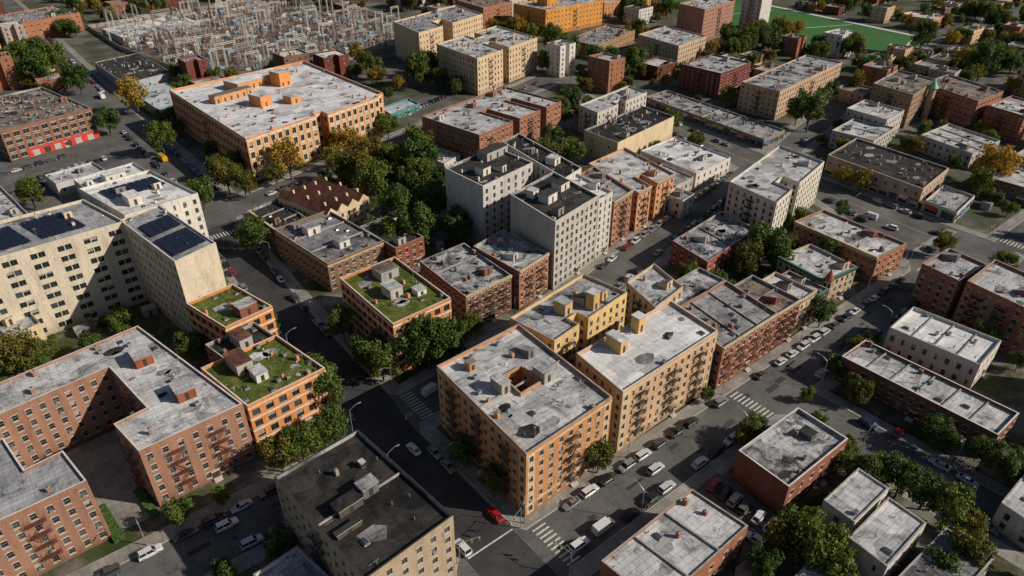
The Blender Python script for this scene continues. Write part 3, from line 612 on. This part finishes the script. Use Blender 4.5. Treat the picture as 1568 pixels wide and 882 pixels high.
for (x,y,lx,ly) in ((-4.6,130,2.2,12),(3,131,1.8,10),(5,150,2.5,12),(-13,143,1.6,9)):
    mb=MB();rng=random.Random(int(y))
    nx_,ny_=max(2,int(lx/.5)),int(ly/.5);a6=math.radians(6)
    H=[[.95+rng.uniform(-.12,.12) for _ in range(ny_+1)] for _ in range(nx_+1)]
    f=lambda i,j,z:((i/nx_-.5)*lx*math.cos(a6)-(j/ny_-.5)*ly*math.sin(a6),(i/nx_-.5)*lx*math.sin(a6)+(j/ny_-.5)*ly*math.cos(a6),z)
    for i in range(nx_):
        for j in range(ny_): mb.face([f(i,j,H[i][j]),f(i+1,j,H[i+1][j]),f(i+1,j+1,H[i+1][j+1]),f(i,j+1,H[i][j+1])],HEDGE)
    for i in range(nx_): mb.face([f(i,0,.1),f(i+1,0,.1),f(i+1,0,H[i+1][0]),f(i,0,H[i][0])],HEDGE)
    for j in range(ny_): mb.face([f(0,j+1,.1),f(0,j,.1),f(0,j,H[0][j]),f(0,j+1,H[0][j+1])],HEDGE)
    for j in range(ny_): mb.face([f(nx_,j,.1),f(nx_,j+1,.1),f(nx_,j+1,H[nx_][j+1]),f(nx_,j,H[nx_][j])],HEDGE)
    mb.obj('clipped_hedge',None,(x,y,0))
mb=MB();FLD=[(680,540),(640,401),(612,246),(624,236),(553,225),(505,275),(520,340),(560,500)]
sheet(mb,ccw(FLD),.16,TURF);mb.obj('sports_field')
mb=MB()
def ln(a,b,w=1.2,z=.175,m=PAINT):
    a=Vector(a);b=Vector(b);d=(b-a).normalized();n=Vector((-d.y,d.x))*w/2
    mb.face([(a.x-n.x,a.y-n.y,z),(b.x-n.x,b.y-n.y,z),(b.x+n.x,b.y+n.y,z),(a.x+n.x,a.y+n.y,z)],m)
ln((640,401),(612,246),5,.18,PAINT);ln((612,246),(555,228),1.5);ln((540,330),(615,300));ln((555,400),(620,380))
mb.obj('field_markings')
# ---------------------------------------------------------------- substation
e=empty('electrical_substation',(0,0,0));SB=[(104,690),(270,735),(318,535),(280,470),(176,450),(123,480),(106,590)]
mb=MB();sheet(mb,ccw(SB),.2,GRAV);mb.obj('gravel_yard',e)
mb=MB();tb=MB();rng=random.Random(5);ST1=plain('steel_lattice',(.34,.31,.28),.6,.2,.25,.05);ST2=plain('brown_steel',(.15,.1,.075),.7,.2,.25,.05);ST3=plain('pale_steel',(.52,.5,.46),.5,.1,.2,.05)
TRB=plain('transformer_paint',(.22,.38,.5),.5);TRG=plain('switchgear_paint',(.5,.48,.44),.5);RB=plain('porcelain_insulator',(.22,.1,.06),.4)
a0=math.radians(12);ca,sa=math.cos(a0),math.sin(a0)
for iy in range(26):
    for ix in range(21):
        lx=ix*11.5-15+rng.uniform(-3,3);ly=iy*11+rng.uniform(-3,3);x=100+lx*ca-ly*sa*.2;y=450+lx*sa+ly*ca
        if not inpoly(x,y,SB) or edist(x,y,SB)<6: continue
        t=rng.random();H_=rng.choice([5,6,7,9,12,16]);STL=rng.choice([ST1,ST2,ST3,ST1,ST3])
        if t<.76:
            an=a0+(math.pi/2 if rng.random()<.35 else 0);hw=rng.choice([4,5,7.5]);dx,dy=math.cos(an)*hw,math.sin(an)*hw
            for sg in (-1,1):
                px,py=x+dx*sg,y+dy*sg
                for u_,v_ in ((-.5,-.5),(.5,-.5),(.5,.5),(-.5,.5)): mb.beam((px+u_,py+v_,.2),(px+u_*.5,py+v_*.5,H_),.17,STL)
                z=1.
                while z<H_-1: mb.beam((px-.5,py-.5,z),(px+.5,py+.5,z+1.2),.12,STL);mb.beam((px+.5,py-.5,z),(px-.5,py+.5,z+1.2),.12,STL);z+=1.8
            for zz in (H_,H_-1.1): 
                for oo in (-.35,.35): mb.beam((x-dx-oo*dy/hw,y-dy+oo*dx/hw,zz),(x+dx-oo*dy/hw,y+dy+oo*dx/hw,zz),.17,STL)
            for k in range(8):
                f=(k-3.5)/4;mb.beam((x+dx*f,y+dy*f,H_-1.1),(x+dx*(f+.2),y+dy*(f+.2),H_),.12,STL)
            for k in (-.6,0,.6): mb.cyl(x+dx*k,y+dy*k,H_-2.6,H_-1.1,.2,RB,6)
            for k in (-.6,0,.6): mb.beam((x+dx*k,y+dy*k,H_-2.6),(x+dx*k+11*sa*.3,y+dy*k+11,H_-2.9),.09,ST2)
        if t>.4:
            m_=TRB if rng.random()<.4 else TRG;q=rng.uniform(2,4.5)
            tb.box(x+2,y+3,.2,q,rng.uniform(2.5,5),rng.uniform(1.8,3.4),a0,m_)
            for k in range(3): tb.cyl(x+.8+k*1.3,y+3,q,q+1.8,.2,RB,6,.12)
            for k in range(4): tb.box(x+2+(k-1.5)*.9,y+1,.4,q*.8,.35,.9,a0,m_)
        for k in range(5):
            xx,yy=x+rng.uniform(-7,7),y+rng.uniform(-7,7);hh=rng.uniform(3,6);tb.cyl(xx,yy,.2,hh-1.5,.15,ST2,5);tb.cyl(xx,yy,hh-1.5,hh,.25,rng.choice([RB,TRG]),6)
mb.obj('lattice_gantries',e);tb.obj('transformers_and_switchgear',e)
fb=MB();PB=ccw(SB)
for i in range(len(PB)):
    a=Vector(PB[i]);b=Vector(PB[(i+1)%len(PB)]);d=(b-a).normalized();c=(a+b)/2
    fb.box(c.x,c.y,0,3.2,(b-a).length,.3,math.atan2(d.y,d.x),plain('substation_wall',(.26,.23,.19),.8))
fb.obj('perimeter_wall',e)
# ---------------------------------------------------------------- trees
def leafmat(name,c1,c2,c3):
    m,nt,b=nmat(name);g_=nt.nodes.new('ShaderNodeNewGeometry');oi=nt.nodes.new('ShaderNodeObjectInfo')
    a=ramp(nt,g_.outputs['Random Per Island'],[(0,c1),(.5,c2),(1,c3)])
    r=ramp(nt,oi.outputs['Random'],[(0,(.65,.82,.72)),(.5,(1,1,1)),(1,(1.35,1.15,.8))])
    n=noise(nt,g_.outputs['Position'],.5,3,.6);d=ramp(nt,n,[(.35,(.6,.63,.58)),(.65,(1.2,1.18,1.05))])
    o=mix(nt,1,mix(nt,1,a,r,'MULTIPLY'),d,'MULTIPLY')
    nt.links.new(o,b.inputs['Base Color']);b.inputs['Roughness'].default_value=.6;b.inputs['Specular IOR Level'].default_value=.3
    tr=nt.nodes.new('ShaderNodeBsdfTranslucent');nt.links.new(o,tr.inputs[0]);ms=nt.nodes.new('ShaderNodeMixShader');ms.inputs[0].default_value=.33
    out=nt.nodes['Material Output'];nt.links.new(b.outputs[0],ms.inputs[1]);nt.links.new(tr.outputs[0],ms.inputs[2]);nt.links.new(ms.outputs[0],out.inputs[0]);return m
LG=leafmat('green_foliage',(.038,.072,.015),(.09,.14,.026),(.155,.2,.042))
LO=leafmat('olive_foliage',(.075,.075,.014),(.14,.135,.025),(.21,.17,.036))
LY=leafmat('autumn_yellow_foliage',(.15,.11,.015),(.32,.215,.027),(.44,.3,.04))
BARK=plain('bark',(.09,.07,.055),.9)
def tree_mesh(seed,lm,nleaf=3600):
    r=random.Random(seed);B=MB();zc=1.2
    def limb(p,q,r0,r1):
        p=Vector(p);q=Vector(q);d=(q-p).normalized();u=d.orthogonal().normalized();w=d.cross(u);n=6
        A=[p+(u*math.cos(6.283*i/n)+w*math.sin(6.283*i/n))*r0 for i in range(n)];C=[q+(u*math.cos(6.283*i/n)+w*math.sin(6.283*i/n))*r1 for i in range(n)]
        for i in range(n):
            j=(i+1)%n;B.face([A[i],A[j],C[j],C[i]],BARK)
    limb((0,0,0),(.03,.02,.6),.06,.045)
    cl=[]
    for i in range(28):
        th=r.uniform(0,6.283);z=r.uniform(-.62,.85);rr=math.sqrt(max(.05,1-z*z*.9))*r.uniform(.4,.86)
        c=Vector((rr*math.cos(th)*r.uniform(.85,1.15),rr*math.sin(th),zc+z*.75));cl.append((c,r.uniform(.15,.38)))
        if i<12: limb((.03,.02,.5+.1*r.random()),c,.028,.008)
    cl.append((Vector((0,0,zc+.2)),.42))
    tot=sum(k[1]**2 for k in cl)
    for c,rad in cl:
        for _ in range(int(nleaf*rad*rad/tot)):
            d=Vector((r.gauss(0,1),r.gauss(0,1),r.gauss(0,1))).normalized();p=c+d*rad*(r.random()**.35)*r.uniform(.85,1.15)
            nn=(d+Vector((r.gauss(0,.6),r.gauss(0,.6),r.gauss(0,.6)+.3))).normalized();u=nn.orthogonal().normalized();w=nn.cross(u)
            a=r.uniform(0,6.28);u,w=u*math.cos(a)+w*math.sin(a),w*math.cos(a)-u*math.sin(a);s=r.uniform(.028,.055)
            B.face([p-u*s-w*s*.7,p+u*s-w*s*.5,p+u*s*.8+w*s,p-u*s*.7+w*s*.8],lm)
    return B.mesh('tree')
TM={'g':[tree_mesh(i,LG) for i in range(5)],'o':[tree_mesh(10+i,LO) for i in range(3)],'y':[tree_mesh(20+i,LY,2800) for i in range(2)]}
def tree(x,y,r,k='g'):
    if r>9:
        n=int((r/5)**2*1.1)
        for _ in range(n):
            a=random.uniform(0,6.28);d=r*.8*math.sqrt(random.random());tree(x+d*math.cos(a),y+d*math.sin(a),random.uniform(4.5,6.5),k)
        return
    if k=='g' and random.random()<.12: k='o'
    o=bpy.data.objects.new({'g':'street_tree','o':'olive_tree','y':'autumn_tree'}[k],random.choice(TM[k]))
    o.location=(x,y,0);o.rotation_euler=(random.uniform(-.06,.06),random.uniform(-.06,.06),random.uniform(0,6.28));s=r*1.12;o.scale=(s*random.uniform(.9,1.1),s*random.uniform(.85,1.1),s*random.uniform(.95,1.25));COL.objects.link(o)
TG="140,258,12 120,237,7 155,261,8 124,252,7 139,230,11 115,210,7 112,192,8 103,196,5 125,187,6 128,207,7 146,245,8 163,301,6 63,275,5 55,394,6 68,347,6 10,318,6 53,257,4 65.5,227,6 49,178,4 48,172,4 28,177,4 16,200,4 -10,200,5 -17,201,4 -3,203,3 64.5,157,4.5 64.5,142,5.5 64.5,135,5 47.5,133,5 47.5,138,5 65,141,4 83,131.5,6 77,131.5,6 88,134,4 95,137,3 35,121,4 30,121,4 40,121,4 44,121,4 47.3,95,2.3 63,97,3.4 63.2,85,3.8 125,75,2 7,120,3 16,120,2 10,102,2 197,108,7 186,106,5 195,101,5 179,75,4 253,110,3 146,59,2 160,60,3 173,60,3 180,60,2.5 122,59,3.5 118,59,2.5 130,34,3.5 132,29,4 154,30,4 133,24,4.5 131,19,4.5 104,36,4.5 101,31,5 98,36,4 99,28,5 117,14,3.5 123,12,4 154,50,3 155,15,4 135,50,3 134,42,3 473,307,20 441,292,12 501,314,13 502,243,10 453,203,10 418,193,6 336,174,9 341,184,6 337,225,5 282,218,4 267,192,4 315,84,5 254,53,4 544,161,18 508,159,9 718,241,17 685,213,13 552,216,9 335,354,8 340,373,9 270,279,5 330,323,8 293,294,4 350,307,8 351,329,6 486,429,13 521,441,9 217,239,5 210,217,6 201,218,5 205,231,4 224,369,9 241,385,7 214,417,6 211,399,6 188,421,6 176,423,5 87,696,15 86,664,12 43,577,8 52,582,8 33,542,12 43,514,9 57,533,9 59,483,7 149,700,8 169,725,7"
TO="76,283,6 78,299,5 80,275,5 86,75.5,4 95,279,4 140,275,6 253,72,4 120,262,6"
TY="136,287,7 135,299,6 124,280,5 103,282,7 76,424,8 529,306,12 504,254,13 334,87,8 284,127,4 284,118,4 10,99,2"
for s,k in ((TG,'g'),(TO,'o'),(TY,'y')):
    for q in s.split(): tree(*map(float,q.split(',')),k)
def free(x,y,r):
    if any(inpoly(x,y,Z) or edist(x,y,Z)<r for Z in (FLD,SB)): return False
    for F_ in FOOT:
        if abs(F_[0][0]-x)>140 or abs(F_[0][1]-y)>140: continue
        if inpoly(x,y,F_) or edist(x,y,F_)<r: return False
    return True
rng=random.Random(21);SHED=plain('shed_siding',(.3,.28,.25),.8);FEN=plain('wood_fence',(.14,.1,.07),.85)
for k,(x0,x1,y0,y1),nt_,ns in (('P',(65,235,78,150),34,26),('Q',(66,290,132,300),60,30),('R',(-45,50,175,252),26,10),('T',(64,135,-5,56),26,12),('U',(153,240,-20,56),30,16),('S',(-40,24,76,103),10,6),('V',(290,400,64,180),22,10),('X',(305,420,180,330),26,12),('Y',(78,300,285,450),30,8)):
    c=0;tr_=0
    while c<nt_ and tr_<900:
        tr_+=1;x=rng.uniform(x0,x1);y=rng.uniform(y0,y1)
        if inpoly(x,y,YIN[k]) and free(x,y,2.3) and not(94<x<109 and 38<y<58): tree(x,y,rng.uniform(1.8,3.8) if k!='Y' else rng.uniform(3,5.5),rng.choice('ggggoy' if k in 'XYV' else 'gggggo'));c+=1
    c=0;tr_=0
    while c<ns and tr_<900:
        tr_+=1;x=rng.uniform(x0,x1);y=rng.uniform(y0,y1)
        if inpoly(x,y,YIN[k]) and free(x,y,2.4) and not(94<x<109 and 38<y<58):
            c+=1;mb=MB();lx,ly=rng.uniform(2,4),rng.uniform(2,3.5);hh=rng.uniform(2.2,3)
            if rng.random()<.5:
                mb.box(0,0,.1,hh,lx,ly,0,SHED,roofmat(rng.choice(['silver','grey','tan'])));mb.box(0,-ly/2-.02,.2,2.0,.8,.06,0,DOOR);mb.box(0,0,hh,hh+.12,lx+.3,ly+.3,0,COPE,roofmat('grey'));mb.obj('garden_shed',None,(x,y,0))
            else:
                L_=rng.uniform(6,12);vx=rng.random()<.5
                for i in range(int(L_/.3)):
                    s=-L_/2+i*.3;mb.box(s if vx else 0,0 if vx else s,.1,1.8,.24 if vx else .05,.05 if vx else .24,0,FEN)
                mb.box(0,0,1.3,1.42,L_ if vx else .1,.1 if vx else L_,0,FEN);
                if free(x+(L_/2 if vx else 0),y+(0 if vx else L_/2),.3) and free(x-(L_/2 if vx else 0),y-(0 if vx else L_/2),.3): mb.obj('garden_fence',None,(x,y,0))
mb=MB();y=20.5
while y<59: mb.beam((154.2,y,.13),(154.2,y,1.15),.05,IRON);y+=.35
mb.beam((154.2,20.5,1.1),(154.2,59,1.1),.06,IRON);mb.beam((154.2,20.5,.4),(154.2,59,.4),.06,IRON)
for y in (24,30.3,36.6,43,49.3,55.6): mb.beam((154.2,y,.9),(160,y,.9),.06,IRON);mb.beam((154.2,y,.3),(160,y,.3),.06,IRON)
mb.obj('garden_railing')
# ---------------------------------------------------------------- vehicles
m,nt,b=nmat('car_paint');oi=nt.nodes.new('ShaderNodeObjectInfo');nt.links.new(oi.outputs['Color'],b.inputs['Base Color']);b.inputs['Roughness'].default_value=.25;b.inputs['Metallic'].default_value=.1;b.inputs['Coat Weight'].default_value=.6;CP=m
CG=plain('car_glass',(.015,.018,.02),.06,0,.1,1,.8);TY_=plain('tyre_rubber',(.02,.02,.02),.8);HL=plain('headlamp',(.7,.7,.68),.2);TL=plain('tail_lamp',(.35,.02,.015),.3)
def vehicle_mesh(kind):
    B=MB()
    if kind=='sedan': ST=[(-2.35,.72,.42,.72),(-2.2,.84,.25,.92),(-1.4,.9,.22,.98),(0,.92,.2,.95),(1.1,.9,.22,.92),(1.9,.85,.24,.80),(2.3,.72,.38,.66)];CAB=[(-1.95,.74,-1.15,.6),(1.05,.76,.35,.62)];zr=1.43
    elif kind=='suv': ST=[(-2.35,.8,.45,.9),(-2.25,.9,.3,1.1),(-1.4,.94,.25,1.12),(0,.95,.25,1.1),(1.2,.94,.25,1.08),(2.0,.9,.28,1.0),(2.35,.78,.4,.8)];CAB=[(-2.25,.82,-1.95,.7),(1.15,.82,.5,.7)];zr=1.75
    else: ST=[(-2.75,.92,.4,1.2),(-2.7,.98,.35,1.3),(-1.4,1.0,.3,1.3),(0,1.0,.3,1.3),(1.6,1.0,.3,1.28),(2.4,.95,.3,1.1),(2.75,.85,.4,.95)];CAB=[(-2.7,.96,-2.6,.86),(2.0,.92,1.2,.84)];zr=2.3
    def ring(x,w,zb,zt): return [(x,-w*.9,zb),(x,-w,zb+.2),(x,-w,zt-.12),(x,-w*.88,zt),(x,w*.88,zt),(x,w,zt-.12),(x,w,zb+.2),(x,w*.9,zb)]
    R_=[ring(*s) for s in ST]
    for a,c in zip(R_,R_[1:]):
        for i in range(8):
            j=(i+1)%8;B.face([a[i],c[i],c[j],a[j]][::-1],CP)
    B.face(R_[0],CP);B.face(R_[-1][::-1],CP)
    zb=min(s[3] for s in ST[2:5])-.02
    (x0,w0,x1,w1),(x2,w2,x3,w3)=CAB
    bt=[(x0,-w0,zb),(x2,-w2,zb-.02),(x2,w2,zb-.02),(x0,w0,zb)];tp=[(x1,-w1,zr),(x3,-w3,zr),(x3,w3,zr),(x1,w1,zr)]
    van=kind=='van'
    for i in range(4):
        j=(i+1)%4;B.face([bt[i],bt[j],tp[j],tp[i]],CP if (van and i in(0,2,3)) else CG)
    B.face(tp,CP)
    tp2=[(x,y*1.02,z+.02) for x,y,z in tp];B.face(tp2,CP)
    if van:
        for sg in (-1,1): B.face([(1.25,sg*.97,1.35),(1.95,sg*.95,1.35),(1.5,sg*.9,1.95),(1.25,sg*.905,1.95)][::sg],CG)
    else:
        for sg in (-1,1):
            for t in (.0,.46,1.):
                p=Vector((x0+(x2-x0)*t,sg*w0*1.01,zb));q=Vector((x1+(x3-x1)*t,sg*w1*1.01,zr));B.beam(p,q,.09,CP)
    for x in (ST[0][0]+.85,ST[-1][0]-.85):
        for sg in (-1,1):
            y=sg*(ST[3][1]-.1);n=12;r=.34
            A=[(x+r*math.cos(6.283*i/n),y-.13,.34+r*math.sin(6.283*i/n)) for i in range(n)];C=[(a,b_+.26,c) for a,b_,c in A]
            for i in range(n): B.face([A[i],A[(i+1)%n],C[(i+1)%n],C[i]],TY_)
            B.face(A,TY_);B.face(C[::-1],TY_)
            A2=[(x+.2*math.cos(6.283*i/n),sg*(ST[3][1]+.035),.34+.2*math.sin(6.283*i/n)) for i in range(n)];B.face(A2 if sg<0 else A2[::-1],METAL)
    for sg in (-1,1):
        B.box(ST[-1][0]-.08,sg*.58,ST[-1][3]-.2,ST[-1][3]-.03,.2,.3,0,HL);B.box(ST[0][0]+.03,sg*.6,ST[0][3]-.15,ST[0][3]+.02,.12,.28,0,TL)
        B.box(x2-.15,sg*(w2+.13),zb,zb+.14,.12,.2,0,CP)
    return B.mesh(kind)
VM={k:vehicle_mesh(k) for k in ('sedan','suv','van')}
CC=[((.5,.5,.5),5),((.02,.02,.022),10),((.06,.065,.07),8),((.2,.21,.22),5),((.015,.025,.06),2),((.25,.015,.015),1),((.6,.6,.58),3),((.12,.1,.07),1)]
def car(x,y,ang,kind=None,col=None,name='parked_car'):
    kind=kind or random.choice(['sedan','sedan','suv','suv','suv']) 
    col=col or random.choices([c for c,_ in CC],[w for _,w in CC])[0]
    o=bpy.data.objects.new('parked_van' if kind=='van' and name=='parked_car' else name,VM[kind]);o.location=(x,y,.0);o.rotation_euler=(0,0,math.radians(ang+random.uniform(-1.5,1.5)));o.color=(*col,1);COL.objects.link(o);return o
WH=(.65,.65,.65)
def row(p,q,p_occ=.85,off=0,skip=()):
    p=Vector(p);q=Vector(q);d=q-p;L=d.length;d/=L;a=math.degrees(math.atan2(d.y,d.x));s=3
    while s<L-2:
        c=p+d*s
        if random.random()<p_occ and not any(abs(c.x-x)<3.5 and abs(c.y-y)<3.5 for x,y in skip): car(c.x,c.y,a+random.choice([0,180]) if off==0 else a+off)
        s+=random.uniform(5.5,6.3)
row((72,72.3),(150,72.3),.7);row((152,72.3),(232,72.3),.8);row((80,62.3),(134,62.3),.9);row((156,62.3),(236,62.3),.8)
car(69,63.5,0,'suv',WH);car(76,63.5,0,'van',WH);car(97,67.5,0,'suv',(.5,.5,.5),'moving_car')
row((60.3,84),(60.3,108),.4);car(60.3,80.5,90,'sedan',(.45,.01,.012));car(49.9,78,90,'suv',WH);car(57,108,92,'sedan',WH,'moving_car');row((49.8,84),(49.8,101),.6)
car(72,123.3,10,'van',WH)
row((61.8,150),(63.5,200),.8);row((64,200),(68,250),.85);row((50.3,125),(51,180),.8);row((51.2,180),(54.5,245),.8)
row((-40,116.8),(-3,116.8),.9);row((4,116.8),(44,116.8),.9);row((-40,106.3),(42,106.3),.5);car(0,116.8,0,'suv',(.6,.6,.59));car(14.5,113.8,0,'suv',WH,'moving_car')
row((78,128),(118,133.2),.7);row((122,134),(167,144.5),.85);row((168,145),(265,165.5),.85);row((75,117.8),(130,123.6),.6);row((135,125),(172,134.5),.8);row((174,135.3),(262,155),.8)
row((139,10),(139,58),.5);row((149.3,-5),(149.3,58),.5);car(152.5,38,0,'sedan',(.3,.015,.015)).location.z=.15
for y,c in ((56,(.3,.015,.02)),(53,(.02,.02,.02)),(48,(.1,.1,.1)),(44.5,WH),(41.5,WH),(50.5,(.4,.4,.4))): car(103.5,y,8,None,c).location.z=.147
car(98,41.5,95,'suv',WH).location.z=.147;car(98.5,49,95,'suv',(.02,.02,.02)).location.z=.147
for p,q in (((283,88),(289,150)),((256,101),(266,128)),((290,180),(302,250)),((272,182),(285,225))): row((p[0]-4 if p[0]>280 else p[0]+2.5,p[1]),(q[0]-4 if q[0]>280 else q[0]+2.5,q[1]),.7)
car(264,103,97,'van',WH,'moving_van');car(261,93,95,'suv',WH,'moving_car');car(270,80,92,'sedan',None,'moving_car');car(255,76,60,'suv',None,'moving_car');car(291,57,10,'sedan',WH,'moving_car')
row((300,162),(330,169),.7);row((76,268.5),(165,293),.7);row((175,296),(290,331),.6);row((61.5,290),(61,400),.7);row((72.5,290),(72.5,400),.6)
for i in range(16): car(182+i*2.8,329+i*.85,106).location.z=.147
for i in range(11): car(14+i*3,352+i*.8,100)
for i in range(7): car(0+i*5,366+i*1.5,15)
for i in range(5): car(0+i*4,340+i*1.2,100)
o=car(67,470,90,'van',(.7,.7,.7),'white_bus');o.scale=(1.8,1.25,1.25);o=car(65.5,343,95,'van',(.6,.33,.02),'yellow_school_bus');o.scale=(1.7,1.2,1.2)
row((64,520),(66,680),.8);row((70,480),(72,680),.8)
# ---------------------------------------------------------------- street lamps and signals
def lamp_mesh():
    B=MB();B.cyl(0,0,0,.5,.16,METAL,8);B.cyl(0,0,.5,8.6,.1,METAL,8,.07)
    pr=(0,0,8.5)
    for k in range(1,7):
        t=k/6;p=(2.4*t,0,8.5+1.0*math.sin(t*1.57));B.beam(pr,p,.09,METAL);pr=p
    B.box(2.75,0,9.38,9.52,.85,.3,0,METAL,bottom=True);return B.mesh('street_lamp')
LM=lamp_mesh()
for x,y,a in ((64,75,225),(95,74.3,270),(131,74.3,270),(168,74.3,270),(205,74.3,270),(236,75,270),(84,60.4,90),(120,60.4,90),(154,59.8,90),(190,60.2,90),(62.4,96,180),(63.8,129,180),(48,121,0),(47.8,103,0),(100,117.5,90),(150,127,100),(110,135,280),(200,153.5,280),(63.8,170,180),(49,160,0),(66.5,215,180),(30,119.5,270),(0,119.5,270),(258,108,0),(284,120,180),(282,92,180),(136.8,40,0),(152,25,180),(292.5,165,180),(76,300,180),(53,254,0)):
    o=bpy.data.objects.new('street_lamp',LM);o.location=(x,y,.13);o.rotation_euler=(0,0,math.radians(a));COL.objects.link(o)
B=MB();B.cyl(0,0,0,6.2,.1,METAL,8);B.beam((0,0,6),(4.5,0,6.3),.1,METAL);YS=plain('signal_yellow',(.5,.33,.03),.5)
for x in (4.2,2.6): B.box(x,0,5.2,6.1,.3,.3,0,YS,bottom=True);[B.box(x,-.17,5.3+i*.27,5.48+i*.27,.16,.04,0,(TL,DARKFR,DARKFR)[2-i]) for i in range(3)]
TSM=B.mesh('traffic_signal')
for x,y,a in ((62.6,74.6,200),(47.6,75.6,-20),(63.2,60,100),(242,78.5,300),(281.5,66,180),(281.5,49,180),(62.8,114,190),(240,59,30)):
    o=bpy.data.objects.new('traffic_signal',TSM);o.location=(x,y,.13);o.rotation_euler=(0,0,math.radians(a));COL.objects.link(o)
# ---------------------------------------------------------------- far blocks
rng=random.Random(11)
sy,cy=math.sin(math.radians(38.9)),math.cos(math.radians(38.9))
cnt=0
for gx in range(-6,45):
    for gy in range(-6,50):
        x=gx*24+rng.uniform(-2,2);y=gy*21+rng.uniform(-2,2)
        X=cy*x-sy*y;F=sy*x+cy*y
        if F<60 or F>900 or abs(X)>.72*F+60: continue
        if gx%5==4 or gy%4==3: continue
        okz=(F>420) or (x>300 and y<90) or (x>160 and y<20) or (x>330 and y<235 and F>300) or (x<-20 and y>225)
        if not okz or (235<x<300 and y<200): continue
        if 60<x<78 or (x>300 and 49<y<66): continue
        if not free(x,y,13): continue
        if rng.random()<.25:
            for _ in range(3): tree(x+rng.uniform(-8,8),y+rng.uniform(-8,8),rng.uniform(4,7),rng.choice('gggoy'))
            continue
        w=rng.uniform(12,22);d=rng.uniform(11,18);h=rng.choice([6,7,8,9,10,13,16,20])
        Lp=rng.random()
        pl=None if Lp<.45 else [(0,0),(1,0),(1,1),(.45,1),(.45,.55),(0,.55)] if Lp<.75 else [(0,0),(.35,0),(.35,.3),(.6,.3),(.6,0),(1,0),(1,1),(0,1)]
        building('distant_brick_building' if rng.random()<.6 else 'distant_flat_roof_house',(x-w/2,y-d/2),(w,rng.uniform(-3,8)),(d,rng.uniform(-3,6)),h,int(h/3),rng.choice([RED,RED2,BRN,TAN,WHT,(.48,.43,.37),CREAM,DRED,ORB]),rng.choice(['silver','silver','grey','white','tan','black','mixed']),poly=pl,ws=3.6,lint=False,ac=0,eq=.5,bulk=rng.choice([0,1,1]))
        tree(x+w/2+2,y-d/2-2,rng.uniform(3,5),rng.choice('gggo'));tree(x-w/2-2,y+d/2+2,rng.uniform(3,5.5),rng.choice('gggoy'));cnt+=1
# ---------------------------------------------------------------- light + camera
w=bpy.data.worlds.new("World");S.world=w;w.use_nodes=True;nt=w.node_tree;bg=nt.nodes['Background']
sk=nt.nodes.new('ShaderNodeTexSky');sk.sky_type='NISHITA';sk.sun_disc=False
EL=math.radians(32);sx,sy_=.66,-.75;AZ=math.atan2(sx,sy_)
sk.sun_elevation=EL;sk.sun_rotation=AZ;nt.links.new(sk.outputs[0],bg.inputs[0]);bg.inputs[1].default_value=.056
l=bpy.data.lights.new('sun','SUN');l.energy=5.0;l.angle=math.radians(.5);l.color=(1,.9,.77);o=bpy.data.objects.new('sun',l);COL.objects.link(o)
D=Vector((sx*math.cos(EL),sy_*math.cos(EL),math.sin(EL)));o.rotation_euler=D.to_track_quat('Z','Y').to_euler();o.location=(0,0,200)
c=bpy.data.cameras.new('camera');c.sensor_width=36;c.lens=1059/1568*36;c.clip_end=6000;c.clip_start=.5
o=bpy.data.objects.new('camera',c);o.location=(0,0,120);o.rotation_euler=(math.radians(90-31.8),0,math.radians(-38.9));COL.objects.link(o);S.camera=o
S.view_settings.view_transform='Standard';S.view_settings.look='None';S.view_settings.exposure=0
print('filler',cnt)
